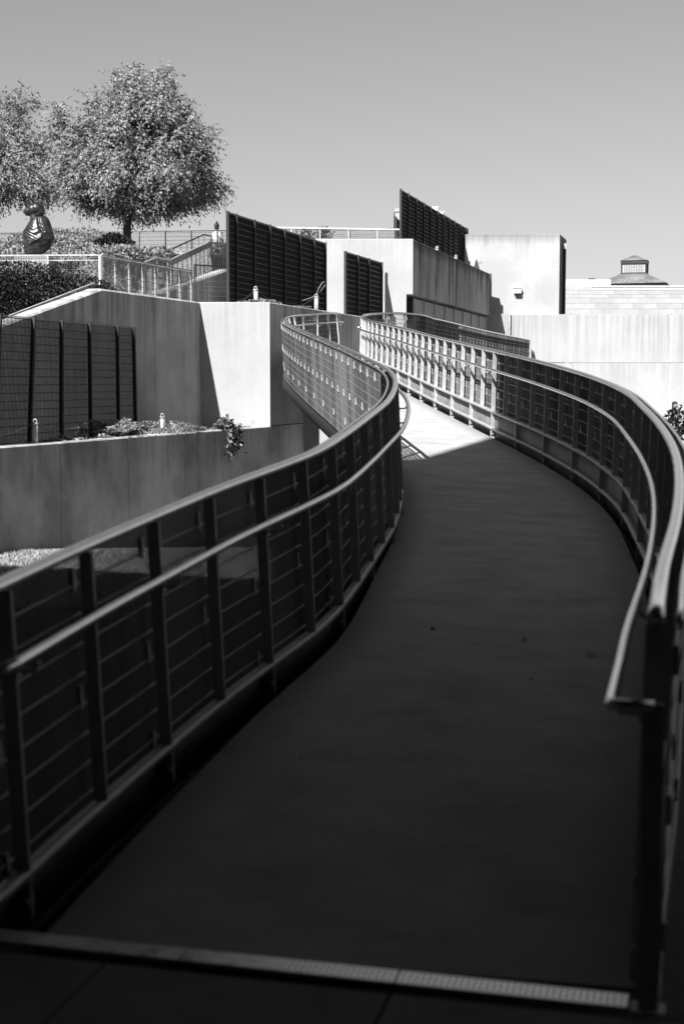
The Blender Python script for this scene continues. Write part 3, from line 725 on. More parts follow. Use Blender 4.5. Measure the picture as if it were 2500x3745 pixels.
rail_guard('stair_guardrail', 'zigzag mesh guardrail climbing along the upper stair below the standing woman', g2, 1.15, .75, (GALV, WPAINT, WIRE_T), mesh=.026, rod=.14, post_w=.075)
g3_ = [at(*z2(-80, 705), 40.5), at(*z2(355, 510), 43.0), at(*z2(550, 565), 44.2), at(*z2(1100, 320), 50.0), at(*z2(1215, 347), 51)]
rail_guard('stair_handrail', 'dark stepped handrail on slim posts at the far side of the upper stair', g3_, .95, .9, (DARKMETAL, WPAINT, WIRE))
# stair string walls
sw = thing('stair_string_wall', 'grey concrete stair wall with a bright sloping coping behind the mesh guardrail', 'wall')
q0, q1 = at(*z2(300, 1245), 35.6), at(*z2(1470, 842), 44.5)
wall_run(sw, (q0.x, q0.y), (q1.x, q1.y), 3.0, q0.z, q1.z, .3, [], C_LEFT, ch=.05, u0=300)
st = thing('stair', 'concrete stair flight climbing behind the string wall to the upper terrace', 'stair')
sm_ = MB(); sm_.box((0, 0, -.6), (2.1, .34, 1.4)); STEP = sm_.mesh('step', C_SHADE)
dq = q1 - q0; L = math.hypot(dq.x, dq.y); nq = Vector((dq.y, -dq.x, 0)).normalized(); nst = 20
for i in range(nst):
    f = (i + .5) / nst; p = q0.lerp(q1, f) - nq * 1.42
    inst('step', STEP, st, (p.x, p.y, p.z - .25), math.atan2(dq.y, dq.x) - math.pi / 2)
uw = thing('upper_terrace_wall', 'shaded concrete retaining wall under the upper terrace behind the stair', 'wall')
wall_run(uw, (-6.4, 47.15), (-0.3, 47.9), 3.2, 5.88, 5.88, .3, [3.0], C_LEFT, ch=.03, u0=400)
slab('stair_landing', [(q1.x - 2.6, q1.y - .1), (q1.x - .2, q1.y - .1), (q1.x + .8, 47.1), (q1.x - 2.2, 47.1)], q1.z - .1, .4, C_SHADE)
# back fence of the upper terrace
f0, f1 = (-13.5, 51.2, 6.97), (2.1, 49.4, 6.97)
rail_guard('terrace_fence', 'fine vertical bar fence against the sky along the upper terrace edge', [f0, f1], 1.1, .95, (BLACKROD, BLACK, BLACKROD), mesh=.05, rod=.13, rail_r=.012)
r0, r1, r2 = at(600, 528, 47.6), at(929, 526.5, 48.5), at(956.5, 540, 50.4)
zr = r1.z
rail_guard('roof_guardrail', 'white topped guardrail along the front of the roof terrace', [(r0.x, 47.8, zr), (r1.x, 48.5, zr), (r2.x, 50.4, zr)], 1.05, 1.0, (WPAINT, WPAINT, WIRE), mesh=.06, rod=.2)
# flue and rooftop units
flu = thing('concrete_flue', 'pale concrete flue with a curved dark pipe beside the tall roof screen', 'flue')
a, b = at(905, 477, 55), at(921, 477, 55)
mb = MB(); mb.box(((a.x + b.x) / 2, 55.4, (a.z + 5.9) / 2), (b.x - a.x, .8, a.z - 5.9)); mb.build('shaft', C_WHITE, flu)
mb = MB(); mb.tube([at(904, 526, 54.6), at(904, 492, 54.6), at(905.5, 488, 54.6), at(909, 486.5, 54.6), at(920, 486.5, 54.6)], .022, 6); mb.build('pipe', BLACK, flu)
for (x0, x1, y0, lab) in ((997, 1003.5, 475.5, 'pale rooftop unit behind the tall roof screen, the larger of two'), (1013, 1017, 486.5, 'pale rooftop unit behind the tall roof screen, the smaller of two')):
    u = thing('rooftop_unit', lab, 'rooftop unit', group='rooftop units')
    a, b = at(x0 - 10, y0, 60), at(x1, y0, 60)
    mb = MB(); mb.box(((a.x + b.x) / 2, 60.4, a.z - 1.0), (b.x - a.x, .8, 2.0)); mb.build('casing', WPAINT, u)
    mb = MB(); mb.box((b.x + .02, 61.9, a.z - 1.0), (.5, 2.8, 1.96), -.27); mb.build('side_panel', DARKMETAL, u)
    mb = MB(); mb.box(((a.x + b.x) / 2, 60.5, a.z + .02), (b.x - a.x + .1, 1.0, .05)); mb.build('lid', GALV, u)
# black bar gate
gt = thing('bar_gate', 'black vertical bar gate beside the wide screen on the terrace', 'gate')
ga, gb = at(*z2(957, 780), 33.2), at(*z2(1447, 780), 33.6)
zb_ = 3.46
mb = MB()
for p in (ga, gb): mb.bar((p.x, p.y, zb_), (p.x, p.y, ga.z + .02), .045, .045)
mb.bar((ga.x, ga.y, ga.z), (gb.x, gb.y, ga.z), .03, .03); mb.build('frame', BLACK, gt)
bm_ = MB(); bm_.box((0, 0, (ga.z - zb_) / 2), (.014, .014, ga.z - zb_ - .03)); BARM = bm_.mesh('bar', BLACK)
for i in range(1, 15):
    p = Vector(ga).lerp(Vector((gb.x, gb.y, ga.z)), i / 15); inst('bar', BARM, gt, (p.x, p.y, zb_))
mb = MB()
for v in (1030, 1110, 1170, 1250, 1325):
    z = at(*z2(1200, v), 33.4).z; mb.bar((ga.x, ga.y - .012, z), (gb.x, gb.y - .012, z), .008, .01)
mb.build('cross_rod', WIRE, gt)
# handrail of the lower stair, in front of the hedge
hr = thing('stair_handrail', 'slim steel handrail sloping above the raked coping, in front of the dark hedge', 'handrail')
a, b = at(22, 726, 25.4), at(216, 651, 28.4)
mb = MB(); mb.bar(a, b, .05, .045); mb.build('rail', GALV, hr)
for u in (350, 705, 1035):
    px = u / 3.92 / 1.59439; f = (px - 22) / (216 - 22); p = Vector(a).lerp(Vector(b), f)
    for dx in (0, .045):
        mb = MB(); mb.bar((p.x + dx, p.y, p.z - .9), (p.x + dx, p.y, p.z - .02), .012, .035); mb.build('baluster', WPAINT, hr)

# ------------------------------------------------------------------ bollards with rope
BOLP = plain('weathered_white_paint', .46, .7, .25, 14)
def bollard_parts(h, r, loop):
    m1 = MB(); m1.tube([(0, 0, 0), (0, 0, h)], r, 12, radii=[r * 1.06, r]); M1_ = m1.mesh('shaft', BOLP)
    m2 = MB(); m2.tube([(0, 0, h - .03), (0, 0, h + .012)], r * 1.18, 12); M2_ = m2.mesh('cap', GALV)
    m3 = MB(); pts = [(-r * .62, 0, h)] + [(math.cos(a) * r * .62 * -1, 0, h + loop * .6 + math.sin(a) * r * .62) for a in np.linspace(0, math.pi, 7)] + [(r * .62, 0, h)]
    m3.tube(pts, r * .22, 6); M3_ = m3.mesh('eye', GALV)
    return M1_, M2_, M3_
BOL = {}
def bollard(px, pb, ptop, Y, label, z=None):
    b = at(px, pb, Y); tz = at(px, ptop, Y).z; base = b.z if z is None else z
    h = tz - base
    t = thing('bollard', label, 'bollard', (b.x, Y, base), random.uniform(-.2, .2), 'rope bollards on the planted terraces')
    r = .042 if Y < 30 else .05
    for nme, m in zip(('shaft', 'cap', 'eye'), bollard_parts(h * .80, r, h * .14)): inst(nme, m, t)
    t.rotation_euler = (random.uniform(-.05, .05), random.uniform(-.06, .06), random.uniform(-.4, .4))
    return Vector((b.x, Y, base + h * .86))
b1 = bollard(82, 1021, 957, 22.9, 'white rope bollard in front of the leaning slats of the planter screen', .67)
b2 = bollard(375, 990, 945, 27.4, 'white rope bollard among ferns at the end of the planter screen', .67)
b3 = bollard(588, 692, 655, 32.7, 'white rope bollard in front of the wide terrace screen, left of the dead branch', 3.44)
b4 = bollard(725, 716, 672, 36.0, 'white bollard tangled in a dry climber at the end of the wide terrace screen', 3.44)
b5 = bollard(1001, 580, 565, 45.9, 'white ring bollard on the streaked block edge, nearer the roof guardrail', 5.84)
b6 = bollard(1044.5, 604, 585, 49.3, 'white ring bollard on the streaked block edge, nearer the end of the tall screen', 5.84)
ropes = [(at(-60, 1000, 21.0), b1, .10), (b1, b2, .42), (at(345, 985, 27.6) + Vector((0, 0, .05)), b2, .05), (at(548, 690, 32.4), b3, .05), (b3, b4, .35), (at(960, 568, 43.5), b5, .08), (b5, b6, .14)]
labs = ['thin rope running from the first planter bollard out past the slat screen', 'slack rope between the two planter bollards', 'pale frayed rope tied off into the ferns', 'short rope from the terrace bollard to the screen foot',
        'slack rope between the two bollards of the wide terrace screen', 'taut wire from the roof guardrail to the ring bollard', 'slack wire between the two ring bollards on the block edge']
for (a, b, sag), lb in zip(ropes, labs):
    pts = [Vector(a).lerp(Vector(b), i / 14) - Vector((0, 0, sag * 4 * (i / 14) * (1 - i / 14))) for i in range(15)]
    mb = MB(); mb.tube(pts, .006, 5); tag(mb.build('rope', plain('rope_' + str(len(lb)), (.06 if 'frayed' not in lb else .5), .9, .2, 30)), lb, 'rope', 'ropes between the bollards')
# spike with wire loop on the block end
sk = thing('metal_spike', 'dark pointed metal spike with a wire loop at the far end of the block edge', 'spike', tuple(at(1091, 617, 53)))
mb = MB(); q = at(1091, 596, 53) - at(1091, 617, 53)
mb.add([(-.11, -.08, -.1), (.16, -.08, -.1), (.16, .1, -.1), (-.11, .1, -.1), (-.01, -.01, q.z), (.03, .02, q.z)], [(0, 1, 4), (1, 2, 5, 4), (2, 3, 5), (3, 0, 4, 5), (0, 3, 2, 1)]); mb.build('spike', DARKMETAL, sk)
mb = MB(); mb.tube([(.02, -.02, q.z * .4), (.12, -.05, q.z * .75), (.2, -.05, q.z * .85), (.22, -.04, q.z * .7), (.1, -.03, q.z * .55)], .008, 5); mb.build('wire_loop', WIRE, sk)

# ------------------------------------------------------------------ foliage
def leaves(centers, dirs, size, aspect=.45, hint=None):
    n = len(centers); d = dirs / (np.linalg.norm(dirs, axis=1, keepdims=True) + 1e-9)
    r_ = rng.normal(size=(n, 3))
    if hint is not None: r_ = r_ * .5 + hint
    s = np.cross(d, r_); s /= (np.linalg.norm(s, axis=1, keepdims=True) + 1e-9)
    L = size * rng.uniform(.65, 1.3, (n, 1)); W_ = L * aspect
    a = centers; m = a + d * L * .5
    nrm = np.cross(d, s)
    V = np.stack([a, m + s * W_ * .5 + nrm * W_ * .12, a + d * L, m - s * W_ * .5 + nrm * W_ * .12], 1).reshape(-1, 3)
    return V, np.arange(4 * n).reshape(-1, 4)
def foliage_obj(name, V, Q, mats, parent, p=(.5, .3, .2), stuff=True):
    o = put(bpy.data.objects.new(name, np_mesh(name, V, Q, mats, rng.choice(len(mats), len(Q), p=p))), parent)
    if stuff: o['kind'] = 'stuff'
    return o
def sph(n):
    v = rng.normal(size=(n, 3)); return v / np.linalg.norm(v, axis=1, keepdims=True)
def tree(label, base, height, crown_c, rad, trunk_r, n_branch, n_clump, leaf_n, leaf_s, seed, rad_dn=1.1):
    """broad crown of drooping twigs: base, crown centre relative to base, radii"""
    rnd = np.random.default_rng(seed)
    t = thing('tree', label, 'tree', base, group='trees on the hillside')
    cc = np.array(crown_c); R_ = np.array(rad)
    mb = MB()
    fork = Vector((0.05, 0, cc[2] - rad_dn * .6))
    mb.tube([Vector((0, 0, -.3)), Vector((0, 0, 0)), Vector((.03, 0, fork.z * .5)), fork, Vector((cc[0] * .6, .05, cc[2] + R_[2] * .1)), Vector((cc[0], 0, cc[2] + R_[2] * .75))], 0, 10,
            radii=[trunk_r * 1.6, trunk_r * 1.25, trunk_r, trunk_r * .85, trunk_r * .5, trunk_r * .1])
    mb.build('trunk', BARK, t)
    # clump centres through the crown's volume, crowded near the surface, with bites left out
    C_ = []
    holes = cc + sph(9) * R_ * .8
    while len(C_) < n_clump:
        v = rnd.normal(size=3); v /= np.linalg.norm(v); r_ = rnd.uniform(.25, 1) ** .45
        p = cc + v * R_ * r_ * np.array([1 + .22 * max(0, v[2]) , 1, 1]) * (1 + .07 * math.sin(5 * v[0] + 3 * v[2] + seed) + .06 * math.sin(11 * v[1] + 9 * v[0]))
        if v[2] < 0: p[2] = cc[2] + (p[2] - cc[2]) * rad_dn / R_[2]      # bell shape: the crown is fullest low down
        if min(np.linalg.norm((holes - p) / R_, axis=1)) < .17 and rnd.random() < .85: continue
        C_.append(p)
    C_ = np.array(C_)
    br_ = MB()
    limb = []
    for i in range(n_branch):
        p = C_[rnd.integers(len(C_))]; s = Vector((0.02, 0, fork.z * .8)).lerp(Vector((cc[0] * .8, 0, cc[2] + R_[2] * .45)), rnd.random())
        e = Vector(p); m_ = s.lerp(e, .5) + Vector((0, 0, .25 * R_[2] * rnd.random()))
        pts = [s, s.lerp(m_, .55) + Vector((0, 0, .05)), m_, m_.lerp(e, .6), e]
        br_.tube(pts, 0, 5, cap=False, radii=[trunk_r * .34, trunk_r * .24, trunk_r * .17, trunk_r * .1, trunk_r * .04]); limb.append(pts)
    br_.build('limbs', BARK, t)
    cen, dirs, hin, tw = [], [], [], MB()
    for p in C_:
        out = (p - cc) / R_; on = np.linalg.norm(out)
        od = out / (on + 1e-6)
        for k in range(leaf_n // 9):
            # a drooping twig with leaves along it
            d = od * .8 + rnd.normal(size=3) * .7 + np.array([0, 0, -.25 + .5 * max(0, od[2])]); d /= np.linalg.norm(d)
            L = rnd.uniform(.3, .65)
            s0 = p + rnd.normal(size=3) * .15
            for j in range(9):
                f = (j + rnd.random()) / 9
                cen.append(s0 + d * L * f + np.array([0, 0, -.35 * L * f * f])); dirs.append(d * .4 + rnd.normal(size=3) * .45 + np.array([0, 0, -.75])); q_ = cen[-1] - p + np.array([0, 0, .12]); hin.append(q_ / (np.linalg.norm(q_) + 1e-6) * .8 + od * .3)
    V, Q = leaves(np.array(cen), np.array(dirs), leaf_s, .5, np.array(hin))
    foliage_obj('crown', V, Q, LEAF_T, t, (.55, .33, .12))
    # bare twigs standing out of the top
    for i in range(170):
        v = sph(1)[0]; v[2] = abs(v[2]) * .9 + .05; v[1] *= .6; v /= np.linalg.norm(v)
        f = .9 if v[2] < .6 else 1.0
        p = Vector(cc + v * R_ * .82 * np.array([.86, .86, 1])); d = Vector(v) * .6 + Vector((rnd.normal() * .3, rnd.normal() * .2, .35)); L = rnd.uniform(.35, .75)
        tw.tube([p, p + d * L * .5, p + d * L + Vector((rnd.normal() * .06, 0, -.06))], 0, 3, cap=False, radii=[.008, .006, .003])
    tw.build('twigs', BARK, t)['kind'] = 'stuff'
    return t
tb = at(291, 585, 46.0)
tree('broad leafy tree in full crown with its trunk beside the dark shrub', (tb.x, 46, 5.7), 6, (at(316, 340, 46).x - tb.x, 0, at(318, 405, 46).z - 5.7), (2.45, 2.2, 3.12), .125, 60, 300, 333, .098, 11, .85)
t2 = at(-20, 585, 48.0)
tree('loose tree with open branches behind the bronze statue, cut by the picture edge', (t2.x, 48, 5.7), 6, (at(-30, 350, 48).x - t2.x, 0, at(10, 405, 48).z - 5.7), (2.3, 2.0, 3.0), .13, 90, 150, 216, .10, 23, .9)

def shrub(name, label, cat, c, rad, n, size, mats, aspect=.5, stems=0, flat_bottom=True, up=.2, lumps=9, group=None, p=(.5, .3, .2), shell=.75):
    t = thing(name, label, cat, (c[0], c[1], c[2] - rad[2]), group=group)
    R_ = np.array(rad); L_ = sph(lumps) * R_ * .62; L_[:, 2] = np.abs(L_[:, 2]) * .9
    v = sph(n); k = rng.integers(0, lumps + 3, n)
    pos = np.where((k < lumps)[:, None], L_[np.minimum(k, lumps - 1)] + v * R_ * .42, v * R_ * rng.uniform(shell, 1, (n, 1)) * .95)
    pos[:, 2] = np.maximum(pos[:, 2], -R_[2] * .95) + R_[2]
    d = v + rng.normal(size=(n, 3)) * .7 + np.array([0, 0, up])
    V, Q = leaves(pos, d, size, aspect, v * .7); foliage_obj('foliage', V, Q, mats, t, p)
    if stems:
        mb = MB()
        for i in range(stems):
            a = rng.uniform(0, 6.28); q = Vector((math.cos(a) * R_[0] * rng.uniform(.2, .8), math.sin(a) * R_[1] * .7, R_[2] * rng.uniform(.8, 1.6)))
            mb.tube([(q.x * .6, q.y * .6, 0), q * .6 + Vector((0, 0, .1)), q], 0, 4, cap=False, radii=[.018, .012, .006])
        mb.build('stems', BARK, t)
    return t
shrub('hedge', 'dense dark glossy hedge behind the raked stair coping', 'hedge', (-6.55, 29.2, 3.05), (2.15, .85, 1.12), 36000, .052, LEAF_D, .55, 12, lumps=34)
shrub('hedge', 'low end of the dark hedge where it meets the corner of the mesh guardrail', 'hedge', (-4.85, 28.4, 3.1), (.42, .45, .55), 1900, .07, LEAF_D, .55, 4)

# hillside behind the terrace guardrail
hs = MB(); xs = np.linspace(-17, -3.7, 40); ysg = np.linspace(32.6, 53, 50)
def hill_z(x, y):
    f = min(max((y - 31.5) / 10.0, 0), 1); f = f * f * (3 - 2 * f); g_ = min(max((-4.6 - x) / 2.2, 0), 1); g_ = g_ * g_ * (3 - 2 * g_)
    z = 3.38 + g_ * f * 1.95
    z += .25 * math.exp(-(((x + 8.3) / 2.1) ** 2 + ((y - 42.5) / 3.0) ** 2)) * g_
    if y > 47.5: z = max(z, 3.38 + f * 2.3)
    return z
V = [(x, y, hill_z(x, y)) for y in ysg for x in xs]; W_ = len(xs)
hs.add(V, [(j * W_ + i, j * W_ + i + 1, (j + 1) * W_ + i + 1, (j + 1) * W_ + i) for j in range(len(ysg) - 1) for i in range(W_ - 1)], smooth=True)
hs.build('hillside', SOIL)['kind'] = 'structure'
# juniper ground cover: a mass nobody could count
n = 36000
x = rng.uniform(-12.5, -4.9, n); y = rng.uniform(33, 45.5, n)
keep = rng.random(n) < np.clip((np.sin(x * 2.3) * np.cos(y * 1.7) + np.sin(x * 5.1 + y * 3.3) * .6) * .35 + .75, .25, 1); x, y = x[keep], y[keep]
bump_ = .08 + .10 * (np.sin(x * 2.3) * np.cos(y * 1.7)) + .06 * np.sin(x * 5.1 + y * 3.3)
z = np.array([hill_z(a, b) for a, b in zip(x, y)]) + np.clip(bump_, .02, .5) + rng.uniform(-.04, .1, len(x))
V, Q = leaves(np.c_[x, y, z], rng.normal(size=(len(x), 3)) * .8 + np.array([0, -.3, .5]), .12, .42)
o = foliage_obj('ground_cover', V, Q, LEAF_J, None); tag(o, 'pale feathery juniper ground cover over the hillside behind the statue', 'ground cover', kind='stuff')
for (px, py, Y, rx, rz_, lab) in ((168, 558, 42.0, 1.5, .40, 'rounded pale juniper mound behind the bronze statue'), (100, 563, 41.0, 1.1, .36, 'lower pale juniper mound touching the back of the statue'), (225, 568, 41.5, .9, .38, 'pale juniper mound next to the dark shrub'),
                            (28, 572, 42, .9, .26, 'pale juniper mound at the end of the hillside fence')):
    c = at(px, py, Y); shrub('juniper_shrub', lab, 'shrub', tuple(c), (rx, .8, rz_), int(5200 * rx), .10, LEAF_J, .4, 0, up=.4, lumps=14, group='juniper shrubs on the hillside')
c = at(263, 566, 40.9); shrub('dark_shrub', 'dark dense shrub growing against the tree trunk', 'shrub', tuple(c), (.55, .5, .36), 2600, .09, LEAF_D, .5, 4)
for px, py, Y, rx, lab in ((320, 590, 39.8, .75, 'low pale shrub under the dark stepped handrail'), (270, 587, 38.5, .8, 'low pale shrub in front of the tree trunk'), (365, 588, 42.5, .5, 'small pale shrub at the turn of the stepped handrail')):
    c = at(px, py, Y); shrub('low_shrub', lab, 'shrub', tuple(c), (rx, .5, .24), 1500, .12, LEAF_J, .45, 0, up=.4, group='low shrubs by the upper stair')

# plants along the planter top
def fern(label, base, h, n, spread, mats=LEAF_P, leaf=.07, seed=0, name='fern_plant', droop=.5, lean=(0, 0)):
    t = thing(name, label, 'plant', tuple(base), group='plants along the planter wall'); rnd = np.random.default_rng(seed + 5)
    cen, dirs = [], []; mb = MB()
    for i in range(n):
        a = rnd.uniform(0, 2 * math.pi); L = h * rnd.uniform(.6, 1.15); d = np.array([math.cos(a) * spread + lean[0], math.sin(a) * spread * .7 + lean[1], 1.0]); d /= np.linalg.norm(d)
        pts = []
        for j in range(10):
            f = j / 9; p = d * L * f + np.array([d[0] * .3 * L * f, 0, -droop * L * f * f]); pts.append(Vector(p))
            if j > 1:
                s = np.cross(d, [0, 0, 1]); s /= np.linalg.norm(s) + 1e-6
                for sg in (-1, 1): cen.append(p); dirs.append(s * sg + d * .5 + rnd.normal(size=3) * .25)
        mb.tube(pts, 0, 3, cap=False, radii=[.005] * 5 + [.003] * 5)
    mb.build('stems', mats[1], t)
    V, Q = leaves(np.array(cen), np.array(dirs), leaf, .42); foliage_obj('leaflets', V, Q, mats, t)
    return t
def planter_pt(px, back):       # a point on the soil, some distance behind the wall face
    x, y = on_line(px, WWX, WWY, MP); return Vector((x - back * .94, y + back * .33, .67))
pl_l = [(292, .5, .42, 12, .9, 'feathery pale fern at the foot of the slat screen end'), (318, .45, .55, 13, .8, 'taller feathery fern rising past the end of the slat screen'), (345, .6, .5, 12, .8, 'feathery fern just beside the second bollard rope'),
        (200, .35, .24, 10, 1.1, 'low dark-leaved plant under the middle of the slat screen'), (172, .4, .2, 9, 1.2, 'small pale weed under the slat screen'), (258, .35, .25, 9, 1.1, 'low weed near the last bay of the slat screen'),
        (402, .4, .34, 14, .8, 'bright weed just past the second bollard'), (432, .35, .42, 12, .7, 'upright pale weed below the shaded concave corner'), (452, .3, .34, 14, .9, 'bushy weed at the concave corner of the walls'),
        (480, .35, .26, 12, 1.0, 'low weed at the foot of the diagonal shadow'), (555, .25, .2, 10, 1.2, 'low creeping weed at the foot of the sunlit wall'), (585, .2, .16, 9, 1.3, 'last small weed before the corner of the planter wall')]
for k, (px, bk, h, n, spd, lab) in enumerate(pl_l):
    fern(lab, planter_pt(px, bk), h * (1.6 if k < 3 else 1.3), int(n * 1.5), spd, leaf=.09 if h > .3 else .075, seed=k)
# tuft of tall grass beside the bollard
def tuft(label, base, h, n, spread, seed):
    rnd = np.random.default_rng(seed); V, Q = [], []
    for i in range(n):
        a = rnd.uniform(0, 6.28); L = h * rnd.uniform(.4, 1.2); r_ = spread * rnd.random() ** .6
        b = np.array([math.cos(a) * r_, math.sin(a) * r_ * .5, 0]); d = np.array([math.cos(a) * .6 + rnd.normal() * .3, math.sin(a) * .5, 1]); w_ = np.array([-math.sin(a), math.cos(a), 0]) * .006
        q = len(V); m_ = b + d * L * .5; e = b + d * L + np.array([math.cos(a) * .2 * L, 0, -.3 * L])
        V += [b - w_, b + w_, m_ + w_, m_ - w_, e + w_ * .2, e - w_ * .2]; Q += [(q, q + 1, q + 2, q + 3), (q + 3, q + 2, q + 4, q + 5)]
    t = thing('grass_tuft', label, 'grass', tuple(base), group='grass tufts along the planter wall')
    foliage_obj('blades', np.array(V), np.array(Q), TURFBLADE, t)
for k, (px, bk, h, n, s, lab) in enumerate(((395, .22, .32, 70, .28, 'straw-coloured grass tuft beside the second bollard'), (418, .25, .36, 70, .3, 'tall straw grass tuft between bollard and concave corner'), (368, .2, .24, 50, .25, 'grass tuft at the foot of the second bollard'), (445, .2, .3, 50, .25, 'grass tuft spilling over the planter coping'),
                                            (120, .3, .12, 40, .3, 'sparse short grass by the first bollard'), (235, .25, .14, 40, .35, 'sparse short grass under the slat screen'))):
    tuft(lab, planter_pt(px, bk), h, n, s, k)
# hanging vine over the wall
hv = thing('hanging_vine', 'leafy vine hanging over the planter wall below the sunlit wall', 'vine', tuple(planter_pt(528, .1)))
cen, dirs = [], []; mb = MB()
wn = Vector((.945, -.324, 0)); wd = Vector((.324, .945, 0))
for i in range(16):
    o_ = wd * random.uniform(-.5, .35) * 1.0; L = random.uniform(.25, .62) * (1 if abs(o_.length) < .35 else .5)
    pts = [o_ * .9 - wn * .2 + Vector((0, 0, .05)), o_ + Vector((0, 0, .22 + random.uniform(-.06, .06))), o_ + wn * .17 + Vector((0, 0, .13)), o_ + wn * .21 + Vector((0, 0, -L * .5)), o_ + wn * .2 + Vector((0, 0, -L))]
    mb.tube(pts, 0, 3, cap=False, radii=[.006] * 5)
    for j in range(4):
        for k in range(6):
            f = k / 6; p = pts[j].lerp(pts[j + 1], f); cen.append(np.array(p) + rng.normal(size=3) * .035); dirs.append(np.array([wn.x * .7, wn.y * .7, -.55]) + rng.normal(size=3) * .6)
mb.build('stems', BARK, hv)
V, Q = leaves(np.array(cen), np.array(dirs), .10, .62); foliage_obj('foliage', V, Q, [LEAF_P[1], LEAF_D[0], LEAF_P[0]], hv, (.5, .3, .2))
# weeds on the upper terrace wall
def tpt(px, back):
    x, y = on_line(px, WWX, WWY, M1); return Vector((x - back * .95, y + back * .3, 3.45))
for k, (px, bk, h, n, lab) in enumerate(((632, .35, .3, 14, 'bright weed on the terrace edge past the sunlit corner'), (650, .3, .24, 12, 'second bright weed on the terrace edge past the sunlit corner'), (672, .3, .16, 8, 'sparse weed on the terrace edge under the wide screen'), (716, .25, .24, 8, 'dry climber weed around the tangled bollard'))):
    fern(lab, tpt(px, bk), h, n, .9, leaf=.07, seed=40 + k)
for k, (px, h, lab) in enumerate(((568, .2, 'low weed on the terrace left of the white bollard'), (604, .28, 'weed on the terrace just right of the white bollard'), (556, .14, 'small weed at the end of the bar gate'))):
    c = at(px, 696, 32.5); fern(lab, (c.x, 32.5, 3.46), h, 14, .9, leaf=.07, seed=60 + k)
db = thing('dead_branch', 'arched bare branch looping up from the tangled bollard', 'branch', tuple(b4))
mb = MB(); mb.tube([(0, 0, 0), (.06, 0, .18), (.16, -.02, .33), (.22, -.02, .36), (.22, 0, .26), (.1, 0, .1)], .011, 5); mb.tube([(0, 0, .05), (-.1, 0, -.04), (-.35, 0, -.12)], .009, 5); mb.build('bark', LEAF_P[0], db)
for px, lab in ((735, 'small shrub behind the roof guardrail next to the wide screen'), (705, 'second small shrub behind the roof guardrail'), (748, 'sprig of shrub above the roof guardrail')):
    c = at(px, 541, 50.6); shrub('roof_shrub', lab, 'shrub', (c.x, 50.6, c.z), (.24, .2, .3), 130, .11, LEAF_D, .5, 4, group='shrubs on the roof terrace')

# lawn blades near the planter wall
n = 130000; x = rng.uniform(-6.2, .6, n); y = rng.uniform(16.2, 27.0, n)
wl = WWX + MP * (y - WWY) ; keep = (x > wl + .03) & (np.abs(x / y) < .27) ; x, y = x[keep], y[keep]
z = np.array([ground_z(a, b) for a, b in zip(x, y)]); V, Q = leaves(np.c_[x, y, z], np.c_[rng.normal(size=len(x)) * .45, rng.normal(size=len(x)) * .45, np.ones(len(x))], .065, .14)
o = foliage_obj('lawn', V, Q, TURFBLADE, None); tag(o, 'short lawn at the foot of the planter wall, lit along a narrow strip', 'grass', kind='stuff')

# bushes and rails at the right, beyond the guardrail
c = at(1556, 962, 50.0); shrub('flowering_bush', 'loose leafy bush around white rails, in front of the long bright wall', 'bush', (c.x + .3, 50, c.z - .32), (.85, .5, 1.0), 900, .14, LEAF_D, .6, 10, lumps=6, up=.3)
fern('tall leafy shoots rising from the bush beside the white rails', (c.x - .1, 50.1, c.z - 1.0), 1.5, 12, .45, [LEAF_D[0], LEAF_D[1], LEAF_D[2]], .14, 77, 'bush_shoots', .15)
wr = thing('white_rail_fence', 'white horizontal rail fence in the bush at the foot of the long wall', 'fence')
for v in (958, 969):
    a, b = at(1512, v, 50.6), at(1600, v, 50.6); mb = MB(); mb.bar(a, b, .05, .05); mb.build('rail', WPAINT, wr)
for px in (1548, 1580, 1518):
    a = at(px, 958, 50.65); mb = MB(); mb.bar((a.x, a.y, -.95), a, .05, .05); mb.build('post', WPAINT, wr)
lw_ = thing('low_bench_wall', 'low pale ledge in front of the bush beyond the guardrail', 'ledge'); a, b = at(1540, 1036, 44), at(1640, 1036, 44)
mb = MB(); mb.box(((a.x + b.x) / 2, 44.2, a.z - .04), (b.x - a.x, .5, .08)); mb.build('slab', WPAINT, lw_); mb = MB(); mb.box(((a.x + b.x) / 2 + .1, 44.25, (a.z - .08 - 1.3) / 2), (b.x - a.x, .35, a.z - .08 + 1.3)); mb.build('base', C_SHADE, lw_)

